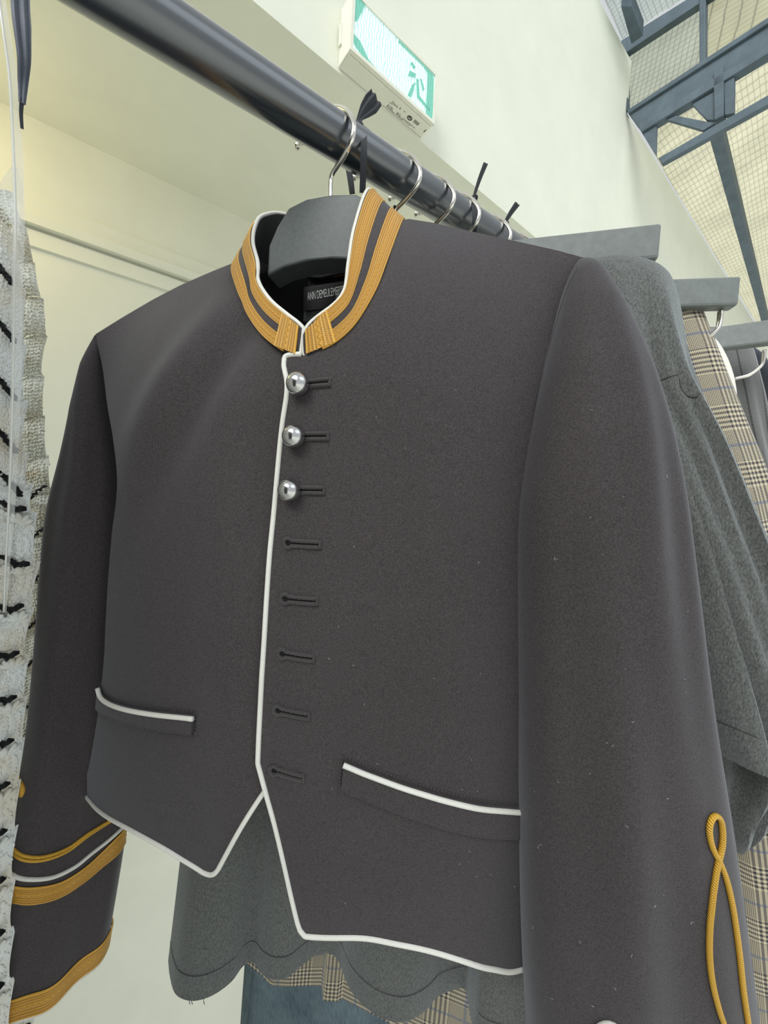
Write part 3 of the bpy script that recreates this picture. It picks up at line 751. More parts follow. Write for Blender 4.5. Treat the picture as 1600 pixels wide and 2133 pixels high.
# --- ridged gold braid between two edge curves
RIDGE = [(0, .2), (.03, .9), (.07, 1.0), (.11, .35), (.16, .85), (.21, .85), (.26, .4), (.31, .95), (.36, .35), (.42, .7), (.5, .9), (.58, .7), (.64, .35), (.69, .95), (.74, .4), (.79, .85), (.84, .85), (.89, .35), (.93, 1.0), (.97, .9), (1, .2)]
def braid(name, A, B, NN, parent, h=.0019, base=.0006):
    A, B = np.asarray(A), np.asarray(B); n = len(A)
    s = np.r_[0, np.cumsum(np.linalg.norm(np.diff((A+B)/2, axis=0), axis=1))]
    m = len(RIDGE)
    return grid(name, m, n, lambda i, j: A[j]*(1-RIDGE[i][0])+B[j]*RIDGE[i][0]+NN[j]*(base+h*RIDGE[i][1]), 'braid', parent, uvf=lambda i, j: (s[j], RIDGE[i][0]))
def cast_curve(tree, px, n, off):
    px = spline(px, n); r = [cast(tree, *p) for p in px]
    P_ = np.array([a for a, b in r]); Nn = np.array([b for a, b in r])
    P_ = P_+Nn*off
    for _ in range(2): P_[1:-1] = (P_[:-2]+2*P_[1:-1]+P_[2:])/4
    return P_, Nn
def cuff_braid(top, bot):
    A, na = cast_curve(bL, top, 70, .0003); B, nb = cast_curve(bL, bot, 70, .0003)
    return braid('cuff_braid', A, B, unit(na+nb), slL)
cuff_braid([(12, 1836), (32, 1843), (70, 1846), (125, 1836), (175, 1806), (215, 1770), (245, 1740), (261, 1722)],
           [(10, 1868), (32, 1878), (70, 1882), (125, 1868), (175, 1836), (215, 1803), (243, 1780), (258, 1757)])
# lower braid and piping follow the sleeve's own hem
vl = np.array([slL.matrix_world @ v.co for v in slL.data.vertices]).reshape(110, 96, 3)
fi = list(range(0, 49)); hm, hu = vl[109][fi], vl[105][fi]
cen = vl[107].mean(0); nrm_ = unit(vl[107][fi]-cen)
braid('cuff_braid', hm+(hu-hm)*.02, hu, nrm_, slL)
tube('cuff_piping', hm+nrm_*.0006-Z*.0008, .0016, 'piping', slL, 8)
P_, _ = cast_curve(bL, [(14, 1804), (28, 1821), (60, 1830), (110, 1826), (155, 1805), (190, 1777), (225, 1750), (256, 1722)], 80, .001); tube('cuff_piping', P_, .0021, 'piping', slL, 8)
for dy in (0, 9):
    P_, _ = cast_curve(bL, [(20, 1735+dy), (27, 1762+dy), (50, 1780+dy), (90, 1783+dy*.8), (140, 1766+dy*.7), (185, 1734+dy*.5), (238, 1702+dy*.3)], 70, .0012); tube('cuff_cord', P_, .0016, 'cord', slL, 8)
P_, _ = cast_curve(bL, [(41, 1585), (39, 1605), (42, 1625)], 16, .0012); tube('cuff_cord', P_, .0014, 'cord', slL, 8)
for dx in (-6, 1, 8):
    P_, _ = cast_curve(bL, [(42, 1622), (42+dx*.8, 1632), (43+dx, 1645), (43+dx*.7, 1658)], 14, .002); tube('cord_knot', P_, np.array([.0012, .0016, .002, .0023, .0025, .0026, .0027, .0027, .0027, .0026, .0024, .0021, .0016, .0008]), 'cord', slL, 8)
# right sleeve loop of gold cord
for dx in (0,):
    lp = [(1585, 2330), (1572, 2240), (1556, 2150), (1548, 2100), (1541, 2050), (1533, 1975), (1521, 1890), (1508, 1830), (1494, 1792), (1481, 1768), (1473, 1740), (1472, 1715), (1479, 1697), (1487, 1693), (1495, 1702), (1499, 1725), (1499, 1755), (1493, 1782), (1486, 1815), (1479, 1870), (1474, 1930), (1474, 1990), (1482, 2050), (1498, 2110), (1512, 2150), (1525, 2200), (1548, 2320)]
    P_, _ = cast_curve(bR, lp, 180, .0018); tube('cuff_cord', P_, .0019, 'cord', slR, 8)
P_, _ = cast_curve(bR, [(1120, 2262), (1180, 2196), (1238, 2142), (1256, 2128), (1275, 2128), (1294, 2142), (1370, 2196), (1500, 2280)], 50, .0015); tube('cuff_piping', P_, .0020, 'piping', slR, 8)
vr = np.array([slR.matrix_world @ v.co for v in slR.data.vertices]).reshape(110, 96, 3)
for ja, jb in ((109, 106), (103, 100)):
    ring_i = list(range(96))+[0]; cn_ = vr[(ja+jb)//2].mean(0)
    braid('cuff_braid', vr[ja][ring_i], vr[jb][ring_i], unit(vr[(ja+jb)//2][ring_i]-cn_), slR)
tube('cuff_piping', vr[109]-Z*.0008, .0016, 'piping', slR, 8, True)
# shoulder seams
for tr, px, sl in ((bR, [(1208, 552), (1180, 606), (1151, 700), (1124, 800), (1104, 890), (1092, 970)], slR),):
    P_, _ = cast_curve(tr, px, 40, .0002); tube('armhole_seam', P_, .0006, 'thread', sl, 6)
# bits of lint caught on the wool
V, F = [], []
def lint(P_, n):
    u_ = unit(rng.standard_normal(3)); u_ = unit(u_-n*(u_@n)); v_ = np.cross(n, u_); L_ = rng.uniform(.0003, .0012); m = len(V); k_ = rng.uniform(-.5, .5)
    for t_ in np.linspace(-1, 1, 5):
        c = P_+n*.0007+u_*L_*t_+v_*L_*k_*(1-t_*t_)
        V.append(c-v_*0.00006); V.append(c+v_*0.00006); V.append(c+n*.0001)
    for q in range(4):
        a = m+q*3
        for x, y in ((0, 1), (1, 2), (2, 0)): F.append((a+x, a+y, a+3+y, a+3+x))
for _ in range(26):
    p_, n_ = cast(bR, rng.uniform(1110, 1440), rng.uniform(850, 2120)); lint(p_, n_)
for p in ((1160, 1161), (1128, 1762), (1105, 1930), (1445, 1920)):
    for _ in range(3):
        p_, n_ = cast(bR, p[0]+rng.uniform(-8, 8), p[1]+rng.uniform(-4, 4)); lint(p_, n_)
for _ in range(26):
    u_, z_ = jhit(rng.uniform(620, 1070), rng.uniform(800, 1900)); lint(jsurf(LAP+.0008)(np.array([u_]), np.array([z_]))[0], jnrm(u_, z_))
tag(mesh('lint', V, F, 'piping', jk, False), kind='stuff')
# --- stand collar
def colr(base, top, nseg=90):
    """base/top: (px, py, n or None) - None lies on the chest surface"""
    def pts(L):
        out = []
        for (x, y, n) in L:
            if n is None: u, z = jhit(x, y); out.append(jsurf(.003)(np.array([u]), np.array([z]))[0])
            else: out.append(jplane(x, y, n))
        return np.array(out)
    return spline(pts(base), nseg), spline(pts(top), nseg)
def nn_at(px, py): u, z = jhit(px, py); return float(NF(u, z))
cb = {}
BL = [(628, 745, None), (600, 739, None), (555, 706, None), (520, 655, None), (500, 605, None), (491, 568, None), (500, 547, -.085), (540, 560, -.12), (600, 575, -.148), (668, 580, -.152)]
nL = [nn_at(*p[:2]) for p in BL[:6]]
TL = [(632, 681, nL[0]+.001), (604, 660, nL[1]-.001), (563, 625, nL[2]-.006), (538, 585, nL[3]-.006), (537, 548, nL[4]-.002), (527, 505, nL[5]-.004), (532, 470, -.088), (548, 449, -.112), (592, 446, -.138), (668, 478, -.152)]
BRR = [(638, 745, None), (665, 738, None), (705, 718, None), (745, 680, None), (785, 612, None), (812, 540, None), (838, 462, -.08), (832, 500, -.115), (780, 552, -.142), (668, 580, -.152)]
nR = [nn_at(*p[:2]) for p in BRR[:6]]
TR = [(633, 692, nR[0]+.006), (652, 668, nR[1]+.004), (690, 640, nR[2]+.0), (718, 606, nR[3]-.003), (727, 545, nR[4]-.003), (739, 474, nR[5]-.006), (766, 396, -.082), (785, 430, -.118), (750, 462, -.142), (668, 478, -.152)]
neck_c = jw(0, -.085, float(jl(jplane(668, 580, -.152))[2]))
def make_collar(base, top):
    Bc, Tc = colr(base, top)
    tang = unit(np.gradient((Bc+Tc)/2, axis=0)); upv = unit(Tc-Bc)
    out = unit(np.cross(tang, upv))
    for i in range(len(out)):
        if np.dot(out[i], ((Bc[i]+Tc[i])/2-neck_c)*np.array([1, 1, 0])) < 0: out[i] = -out[i]
    n = len(Bc)
    c = grid('collar', 9, n, lambda i, j: Bc[j]*(1-i/8)+Tc[j]*(i/8)+out[j]*.0015*math.sin(math.pi*i/8), 'jacket', jk)
    solid(c, .0028, 0)
    ci = grid('collar_lining', 6, n, lambda i, j: Bc[j]*(1-i/5*.95)+Tc[j]*(i/5*.95)-out[j]*.0022, 'jacket_dark', c)
    pt = np.vstack([np.linspace(Bc[0], Tc[0], 20)[:-1], Tc])
    tube('collar_piping', spline(pt[::3], 160), .0019, 'piping', c, 8)
    cut = lambda P, a, b: P[int(a*n):int(b*n)]
    def strip(s0, s1, v0, v1):
        A = [Bc[k]*(1-v0)+Tc[k]*v0 for k in range(int(s0*n), int(s1*n))]; B_ = [Bc[k]*(1-v1)+Tc[k]*v1 for k in range(int(s0*n), int(s1*n))]
        oo = out[int(s0*n):int(s1*n)]
        if np.dot(np.cross(unit(A[1]-A[0]), unit(B_[0]-A[0])), oo[0]) > 0: A, B_ = B_, A
        braid('collar_braid', A, B_, oo+0*oo, c, .0018, .0020)
    strip(.055, .96, .58, .955); strip(.055, .96, -.01, .37)
    # upright braid at the collar's front end
    m = 30; k1 = int(.085*n)
    A = np.array([Bc[0]*(1-v)+Tc[0]*v for v in np.linspace(-.01, .95, m)])+unit(Bc[3]-Bc[0])*.0018; B_ = np.array([Bc[k1]*(1-v)+Tc[k1]*v for v in np.linspace(-.01, .95, m)])
    ob = out[k1//2]
    if np.dot(np.cross(unit(A[1]-A[0]), unit(B_[0]-A[0])), ob) > 0: A, B_ = B_, A
    braid('collar_braid', A, B_, np.repeat(ob[None], m, 0), c, .0018, .0030)
    return c
make_collar(BL, TL); make_collar(BRR, TR)
# --- woven neck label
lab = [(633, 598), (720, 585), (800, 574), (800, 627), (720, 637), (631, 648)]
LN = -.143
lb = prism('neck_label', [jplane(*p, LN) for p in lab], -JN*.0012, 'label', jk)
la, lbp = jplane(641, 626, LN+.0006), jplane(716, 612, LN+.0006)
exl = unit(lbp-la); eyl = unit(Z-exl*(Z@exl)); full = np.linalg.norm(lbp-la)*18.6/16.6
text_mesh('lettering', 'ANN DEMEULEMEESTER', la, exl, eyl, full, np.linalg.norm(jplane(641, 609, LN)-jplane(641, 626, LN)), 'lettering', lb)

# ================================================================== HANGERS
HY_ = .80
HE = np.array([math.cos(HY_), -math.sin(HY_), 0])
hk_plane = np.cross(HE, Z)
HPX = [(621, 304), (628, 300), (637, 289), (638, 270), (645, 247), (660, 231), (682, 224), (706, 224), (724, 233), (735, 252), (737, 272), (731, 297), (717, 324), (702, 347), (693, 361), (689, 374), (688, 392), (688, 418)]
hook_pts = np.array([hit_plane(x, y, P0, hk_plane) for x, y in HPX])
hook_loc = np.stack([(hook_pts-P0)@HE, (hook_pts-P0)@Z], 1)
def make_hook(t, yaw, parent, drop=0.0):
    e = np.array([math.cos(yaw), -math.sin(yaw), 0]); c = rp(t)
    L_ = hook_loc.copy(); L_[-1, 1] -= drop
    P_ = spline([c+e*a+Z*b for a, b in L_], 90)
    h = tube('hook', P_, .0023, 'chrome', parent, 10)
    V = []; tip = P_[0]
    tube('hook_tip', [tip+unit(P_[0]-P_[3])*s for s in (-.002, 0, .002, .0035)], [.0026, .0038, .0038, .002], 'chrome', h, 10)
    return h, e, c
# jacket hanger
hg = thing('coat_hanger', P0-Z*.06, 'broad black hanger with silver hook inside the gold-braided collar', 'hanger')
make_hook(0.0, HY_, hg)
HN = -.085
hpoly = [(560, 512), (578, 470), (600, 434), (640, 414), (690, 405), (742, 404), (772, 420), (790, 470), (800, 520)]
hp = [jl(jplane(x, y, HN+.012)) for x, y in hpoly]; hp = [(a[0], a[2]) for a in hp]
bot = [jl(jplane(x, y, HN+.012)) for x, y in [(740, 540), (690, 537), (640, 542), (590, 556), (556, 574)]]; bot = [(a[0], a[2]) for a in bot]
def arm_top(u): return float(np.interp(u, shu, shz))-.022
armr_ = [(u, arm_top(u)) for u in (.105, .12, .16, .20, UMAX*.9)]; armrb = [(u, arm_top(u)-.028) for u in (UMAX*.9, .20, .16, .12, .105)]
arml_ = [(u, arm_top(u)) for u in (UMIN*.9, -.22, -.17, -.14, -.12)]; armlb = [(u, arm_top(u)-.028) for u in (-.12, -.14, -.17, -.22, UMIN*.9)]
prism('hanger_body', [jw(a, HN+.012, b) for a, b in hp+bot], -JN*.026, 'hanger', hg, .005)
for arm in (arml_+armlb, armr_+armrb): prism('hanger_arm', [jw(a, HN+.002, b) for a, b in arm], -JN*.016, 'hanger', hg, .004)

def sub(t, yaw, name, label, end_px=None, barz=.28, half=.21, th=.009, hgt=.034, group='hangers along the rail'):
    g = thing(name, rp(t)-Z*.06, label, 'hanger', group)
    h, e, c = make_hook(t, yaw*.3+.6, g)
    e = np.array([math.cos(yaw), -math.sin(yaw), 0])
    top = CAM_H+barz
    cc = np.array([c[0], c[1], top-hgt/2])
    if end_px is not None:
        # bar end is where the photograph shows it
        E_ = end_px; e2 = unit(np.array([E_[0]-c[0], E_[1]-c[1], 0])); half = math.hypot(E_[0]-c[0], E_[1]-c[1]); e = e2
    s_ = np.cross(Z, e)
    o = box('hanger_bar', cc, e*half, s_*th, Z*hgt/2, 'bar', g, .003)
    tube('stem', [c-Z*.03+e*hook_loc[-1, 0]*.9, np.array([c[0], c[1], top])-Z*.004+e*hook_loc[-1, 0]*.4], .0022, 'chrome', g, 8)
    return g, e, cc, half, s_
def zend(px, py, z): r = ray(px, py); return CAM+r*(z/r[2])
def rail_t(px):                                  # rail parameter whose hook's right bend shows at this x
    ts = np.linspace(-.1, 1.2, 1300); best = None
    for t in ts:
        p = rp(t)+np.array([math.cos(.75), -math.sin(.75), 0])*hook_loc[10, 0]+Z*hook_loc[10, 1]-CAM
        c = M3.T @ p; x = CX+FPX*c[0]/c[2]
        if best is None or abs(x-px) < best[0]: best = (abs(x-px), t)
    return best[1]
t2, t3, t4, t5, t6 = [rail_t(x) for x in (874, 945, 998, 1064, 1116)]
sub(t2, .35, 'coat_hanger', 'silver hook next along the rail after the braided jacket, carrying the charcoal shirt', barz=.23, half=.16)
E1 = zend(1372, 476, .285); sub(t3, .45, 'bar_hanger', 'grey bar hanger whose square end sticks out above the charcoal shirt shoulder', E1, .285)
sub(t4, .5, 'coat_hanger', 'silver hook with a black ribbon tied just behind it on the rail', None, .22, .12)
E2 = zend(1534, 583, .285); g5 = sub(t5, .6, 'bar_hanger', 'grey bar hanger end beside the checked coat shoulder with a bent rod beneath', E2, .285)
sub(t6, .6, 'coat_hanger', 'farthest silver hook still visible above the jacket shoulder', None, .22, .12)
E3 = zend(1640, 664, .285); g7 = sub(t6+.22, .7, 'bar_hanger', 'grey bar hanger behind the pinstripe waistcoat at the right edge', E3, .285)
for (g, e, cc, half, s_), px in ((g5, (1503, 652)), (g7, (1592, 735))):
    a = hit_plane(px[0], px[1], cc, s_)
    tube('clip_rod', spline([a+Z*.004, a-Z*.012, a-Z*.02-e*.003, a-Z*.03-e*.014, a-Z*.034-e*.03], 30), .0022, 'chrome', g, 8)
    tube('clip_rod', spline([a+Z*.004+s_*.005, a-Z*.012+s_*.005, a-Z*.02-e*.003+s_*.005, a-Z*.03-e*.014+s_*.005, a-Z*.034-e*.03+s_*.005], 30), .0018, 'chrome', g, 8)

# ================================================================== RIBBONS
def ribbon_strip(name, P, Wd, mat, parent, thick=.0006, crease=0.0):
    """P path, Wd half-width vectors"""
    P, Wd = np.asarray(P), np.asarray(Wd); n = len(P); nr = unit(np.cross(np.gradient(P, axis=0), Wd))
    o = grid(name, 7, n, lambda i, j: P[j]+Wd[j]*(i/3-1)+nr[j]*crease*math.sin(i*2.1)*np.linalg.norm(Wd[j]), mat, parent)
    return solid(o, thick, 0)
def strip_px(name, pts, mat, parent, thick=.0006, crease=0., n=40):
    """pts: (x, y, depth Y, half width px, sideways tilt)"""
    c = spline([at(x, y, Y) for x, y, Y, w_, k in pts], n)
    s = np.linspace(0, 1, len(pts)); wv = np.interp(np.linspace(0, 1, n), s, [w_*Y/FPX for x, y, Y, w_, k in pts])
    tg = unit(np.gradient(c, axis=0)); side = []
    for j in range(n):
        sd_ = unit(np.cross(tg[j], unit(c[j]-CAM))); side.append(sd_*wv[j])
    return ribbon_strip(name, c, side, mat, parent, thick, crease)
rb = thing('ribbon_tie', at(752, 262, .40), 'black ribbon loop knotted over the rail beside the jacket hook', 'ribbon', 'black ribbon ties on the rail')
strip_px('ribbon_front', [(748, 264, .392, 5, 0), (757, 275, .382, 6, 0), (758, 310, .376, 6.5, 0), (757, 350, .378, 6.5, 0), (755, 402, .385, 6, 0)], 'ribbon', rb)
strip_px('ribbon_back', [(722, 330, .435, 5, 0), (727, 355, .43, 6, 0), (731, 380, .425, 6, 0), (734, 404, .42, 5.5, 0)], 'ribbon', rb)
strip_px('ribbon_tail', [(746, 262, .40, 4, 0), (750, 246, .402, 6, 0), (761, 230, .405, 12, 0), (775, 214, .408, 16, 0), (784, 203, .41, 15, 0)], 'ribbon', rb, .0008, .22)
kn = spline([at(x, y, Y) for x, y, Y in ((742, 266, .40), (745, 258, .393), (752, 259, .392), (753, 266, .396), (748, 268, .40))], 24); tube('knot', kn, .0022, 'ribbon', rb, 8)
def tie(label, a, b, wd, Y, strand=None):
    r_ = thing('ribbon_tie', at(a[0], a[1], Y), label, 'ribbon', 'black ribbon ties on the rail')
    m = ((a[0]+b[0])/2-1, (a[1]+b[1])/2)
    strip_px('ribbon_tail', [(a[0], a[1], Y, wd*.55, 0), (m[0], m[1], Y, wd*.8, 0), (b[0], b[1], Y, wd, 0)], 'ribbon', r_, .0008, .2, 20)
    tube('knot', spline([at(a[0]-3, a[1]+6, Y), at(a[0], a[1]+2, Y-.004), at(a[0]+4, a[1]+3, Y-.004), at(a[0]+2, a[1]+9, Y)], 16), .0024, 'ribbon', r_, 8)
    if strand: strip_px('ribbon_front', [(x, y, yy, 5, 0) for x, y, yy in strand], 'ribbon', r_)
def rail_Y(t): return rp(t)[1]
tie('thin upright black ribbon end tied at the fourth hook on the rail', (988, 407), (1012, 340), 4.5, rail_Y(t4)+.01, [(985, 412, rail_Y(t4)-.004), (988, 430, rail_Y(t4)-.016), (989, 460, rail_Y(t4)-.018), (987, 490, rail_Y(t4)-.01)])
tie('short black ribbon end tied at the fifth hook on the rail', (1053, 462), (1078, 424), 5.5, rail_Y(t5)+.01)
tie('tiny black ribbon tip on the rail just left of the protruding grey hanger bar', (1161, 524), (1164, 515), 2.5, .50)

# ================================================================== CHARCOAL SHIRT (behind the jacket)
ts = thing('tshirt', at(650, 2000, .48), 'charcoal jersey shirt behind the braided jacket with wavy hem below it', 'shirt')
ZHT = -.62
def hempt(px, py, dz=0.0):
    r = ray(px, py); return CAM+r*(ZHT/r[2])
HEMT = [(352, 2000), (356, 2035), (368, 2070), (400, 2083), (440, 2073), (480, 2045), (505, 2012), (527, 2003), (545, 2026), (568, 2039), (598, 2035), (630, 2008), (660, 1987), (690, 1985), (708, 2005), (728, 2055), (758, 2093), (800, 2121), (845, 2126), (885, 2104), (910, 2076), (945, 2060), (970, 2062), (982, 2120), (1000, 2170), (1060, 2190), (1130, 2190)]
hem3 = spline([hempt(*p) for p in HEMT], 150)
top_z = .16
def topline(j):
    f = j/149; dip = .05*math.exp(-((f-.5)/.10)**2)
    return np.array([-.205+f*.435, .505-.085*f, CAM_H+float(np.interp(f, [0, .15, .5, .85, 1], [.12, .19, .25, .25, .215]))-dip])
nvt = 60
def teef(i, j):
    v = j/(nvt-1); T_ = topline(i); H_ = hem3[i]
    base = T_*(1-v)+H_*v
    # folds deepen towards the hem
    ym = .485-.07*(i/149-.5); k = v**1.4
    base[1] = (T_[1]*(1-v)+ym*v)*(1-k)+H_[1]*k
    kx = v**.8; base[0] = T_[0]*(1-kx)+H_[0]*kx
    return base
tb = grid('body', 150, nvt, teef, 'tee', ts); solid(tb, .002, 0)
hemc = np.array([teef(i, int(nvt*.955)) for i in range(150)]); 
tube('hem_seam', hemc+np.array([0, -.0016, 0]), .0009, 'tee', tb, 6)
bk = grid('back', 40, 20, lambda i, j: np.array([-.20+.42*i/39, .56+.012*math.sin(i*.9)*(j/19), CAM_H+top_z-(top_z-ZHT-.02)*j/19]), 'tee', ts); solid(bk, .002, 0)
# ragged threads at the hem
for px in (395, 400, 425): tube('loose_thread', [hempt(px, 2080), hempt(px-1, 2086), hempt(px+1, 2092)], .0004, 'tee', tb, 5)
tsl = cloth_tube('sleeve', [(at(*a, ya), at(*b, yb), d) for (a, b, ya, yb, d) in [
    ((1190, 556), (1245, 548), .41, .41, .010), ((1195, 580), (1318, 558), .41, .405, .022), ((1205, 640), (1372, 588), .405, .40, .032), ((1215, 720), (1392, 640), .40, .395, .040),
    ((1235, 850), (1418, 790), .395, .39, .045), ((1270, 1000), (1478, 940), .385, .385, .050), ((1310, 1170), (1530, 1110), .375, .38, .055),
    ((1350, 1330), (1592, 1290), .37, .375, .058), ((1385, 1470), (1640, 1450), .365, .372, .060), ((1400, 1520), (1668, 1600), .362, .37, .060)]],
    'tee', ts, 120, 90, 2.3, folds=((.007, 2.4, -.9, .5, .1, .35), (.005, 4.1, 1.6, 1.2, .2, .6), (.003, 7.0, .3, -2.0, .15, .5)))
solid(tsl, .002, 0); bT = bvh_of(tsl)
for px in ([(1353, 812), (1358, 799), (1380, 791), (1410, 781)], [(1414, 790), (1417, 808), (1426, 822), (1442, 828), (1455, 826)], [(1440, 1478), (1480, 1494), (1530, 1515), (1600, 1545)]):
    P_, _ = cast_curve(bT, px, 24, .0006); tube('seam', P_, .0009, 'thread', tsl, 6)
un = cloth_tube('side_fold', [(at(*a, ya), at(*b, yb), d) for (a, b, ya, yb, d) in [
    ((1420, 1450), (1600, 1450), .43, .42, .03), ((1440, 1560), (1625, 1590), .43, .42, .035), ((1450, 1640), (1590, 1660), .43, .42, .03), ((1465, 1710), (1572, 1705), .43, .42, .025), ((1490, 1742), (1560, 1735), .43, .42, .015)]],
    'tee', ts, 60, 40, 2.2, folds=((.008, 2.2, .4, 2.0, 0, .3),))
solid(un, .002, 0)

# ================================================================== CHECKED COAT
cc_ = thing('checked_coat', at(1520, 1700, .5), 'cream, brown and black glen check coat behind the charcoal shirt', 'coat')
sl2 = cloth_tube('sleeve', [(at(*a, ya), at(*b, yb), d) for (a, b, ya, yb, d) in [
    ((1360, 615), (1425, 608), .52, .52, .012), ((1360, 660), (1444, 645), .52, .52, .025), ((1370, 760), (1466, 720), .515, .515, .035), ((1385, 900), (1512, 850), .51, .51, .042),
    ((1410, 1080), (1572, 1010), .505, .505, .05), ((1440, 1300), (1625, 1230), .50, .50, .055), ((1460, 1520), (1680, 1480), .50, .50, .058), ((1475, 1750), (1730, 1720), .50, .50, .058), ((1485, 2000), (1765, 1980), .50, .50, .058), ((1490, 2300), (1800, 2290), .50, .50, .058)]],
    'check', cc_, 90, 100, 2.3, folds=((.003, 3.2, .5, 5, .1, .4),))
solid(sl2, .002, 0)
HC = [(470, 1985), (520, 2010), (545, 2030), (565, 2052), (600, 2054), (640, 2052), (672, 2052), (674, 2083), (703, 2085), (712, 2078), (745, 2095), (790, 2118), (830, 2140), (880, 2165), (960, 2200), (1060, 2240)]
hc3 = resample(np.array([at(x, y, .56-.10*(x-470)/600) for x, y in HC]), 80)
cf = grid('front', 80, 40, lambda i, j: hc3[i]+(Z*.62+np.array([.02, 0, 0]))*(1-j/39)+np.array([0, .012*math.sin(i*.22)*(1-j/39), 0]), 'check', cc_, uvf=lambda i, j: (i*.0055, .62*j/39)); solid(cf, .002, 0)
PT = [(668, 1982), (700, 1984), (716, 2030), (706, 2086), (672, 2083)]
prism('tab', [at(x, y, .535) for x, y in PT], np.array([0, .003, 0]), 'check', cc_)

# ================================================================== JEANS
jn = thing('jeans', at(600, 2100, .62), 'faded blue denim jeans hanging low behind the charcoal shirt hem', 'jeans')
for (a, b, Yj) in (((512, 640, 498, 700), None, .62),):
    lg = cloth_tube('leg', [(at(*p, .62), at(*q, .60), d) for p, q, d in (((530, 1700), (800, 1700), .04), ((520, 1900), (840, 1900), .045), ((512, 2010), (880, 2010), .05), ((503, 2133), (930, 2133), .05), ((495, 2300), (960, 2300), .05))], 'denim', jn, 80, 40, 2.4, folds=((.004, 2.3, .5, 2, 0, .1),))
    lb_ = bvh_of(lg)
    for dx in (14, 19):
        P_, _ = cast_curve(lb_, [(514+dx, 2000), (507+dx, 2070), (500+dx, 2150)], 24, .0006); tube('side_seam', P_, .0009, 'denim', lg, 6)
# ================================================================== WHITE SHIRT, WAISTCOAT, DARK GARMENT on the right
ws = cloth_tube('shirt', [(at(*a, ya), at(*b, yb), d) for (a, b, ya, yb, d) in [
    ((1415, 690), (1450, 688), .60, .60, .01), ((1420, 720), (1486, 716), .60, .60, .02), ((1430, 770), (1510, 768), .60, .60, .025), ((1440, 830), (1519, 832), .60, .60, .03), ((1460, 1000), (1525, 1000), .60, .60, .03), ((1480, 1400), (1540, 1400), .60, .60, .03)]], 'white_shirt', None, 48, 50, 2.2)
tag(ws, 'white cotton garment showing as a sliver between checked coat and pinstripe waistcoat', 'shirt')
vt = thing('waistcoat', at(1560, 1000, .66), 'grey pinstripe waistcoat at the right edge behind the white garment', 'waistcoat')
v1 = cloth_tube('front', [(at(*a, ya), at(*b, yb), d) for (a, b, ya, yb, d) in [
    ((1452, 690), (1500, 693), .69, .69, .012), ((1462, 705), (1535, 705), .69, .68, .025), ((1470, 760), (1560, 730), .69, .67, .035), ((1480, 860), (1580, 810), .68, .66, .04), ((1495, 1000), (1605, 930), .67, .65, .045), ((1530, 1250), (1670, 1200), .66, .64, .045), ((1570, 1600), (1730, 1560), .66, .64, .045)]], 'pin', vt, 72, 70, 2.3, folds=((.005, 3.0, .5, 1, .1, .3),))
solid(v1, .002, 0)
bv = bvh_of(v1)
for px in ([(1505, 703), (1513, 740), (1520, 800), (1528, 900), (1540, 1000)],):
    P_, _ = cast_curve(bv, px, 30, .0006); tube('topstitching', P_, .0008, 'slit', v1, 6)
dg = cloth_tube('jacket', [(at(*a, ya), at(*b, yb), d) for (a, b, ya, yb, d) in [
    ((1545, 728), (1570, 730), .80, .80, .01), ((1550, 745), (1592, 748), .80, .79, .02), ((1560, 775), (1620, 785), .80, .78, .03), ((1575, 830), (1660, 860), .79, .77, .035), ((1600, 1000), (1720, 1000), .78, .76, .035)]], 'dark_navy', None, 48, 40, 2.2)
tag(dg, 'dark navy garment farthest right behind the pinstripe waistcoat', 'jacket')

# ================================================================== CROCHET TOP on the left
cr = thing('crochet_top', at(0, 1500, .38), 'cream crochet knit top with black zigzag rows at the left edge', 'knitwear')
def stitches(name, f, wd, ht, cell, mat, rad):
    """individual yarn stitches on a tier: short bent strands in V pairs"""
    nx, ny = max(2, int(wd/cell)), max(2, int(ht/(cell*.9)))
    S, K = 5, 6
    V, F = [], []
    for iy in range(ny):
        for ix in range(nx):
            for sg_ in (-1, 1):
                a = (ix+.5+.24*sg_+.1*rng.standard_normal())/nx; b = (iy+.5+.1*rng.standard_normal())/ny
                if not (0 <= a <= 1 and 0 <= b <= 1): continue
                p = f(a, b); e = .02
                ex_ = unit(f(min(1, a+e), b)-f(max(0, a-e), b)); ey_ = unit(f(a, min(1, b+e))-f(a, max(0, b-e)))
                nz_ = unit(np.cross(ex_, ey_)); nz_ = nz_ if nz_@(CAM-p) > 0 else -nz_
                dr = unit(ey_+ex_*sg_*(.42+.2*rng.standard_normal())); sd_ = np.cross(nz_, dr); m = len(V)
                L_ = cell*(.62+.1*rng.standard_normal())
                for q in range(S):
                    tq = q/(S-1)*2-1; rr = rad*math.sqrt(max(.06, 1-tq*tq*.95)); c = p+dr*L_*tq+nz_*rad*(1.1-.9*tq*tq)
                    for k in range(K):
                        th = 2*math.pi*k/K; V.append(c+rr*(sd_*math.cos(th)+nz_*math.sin(th)))
                for q in range(S-1):
                    for k in range(K): F.append((m+q*K+k, m+q*K+(k+1) % K, m+(q+1)*K+(k+1) % K, m+(q+1)*K+k))
    return V, F
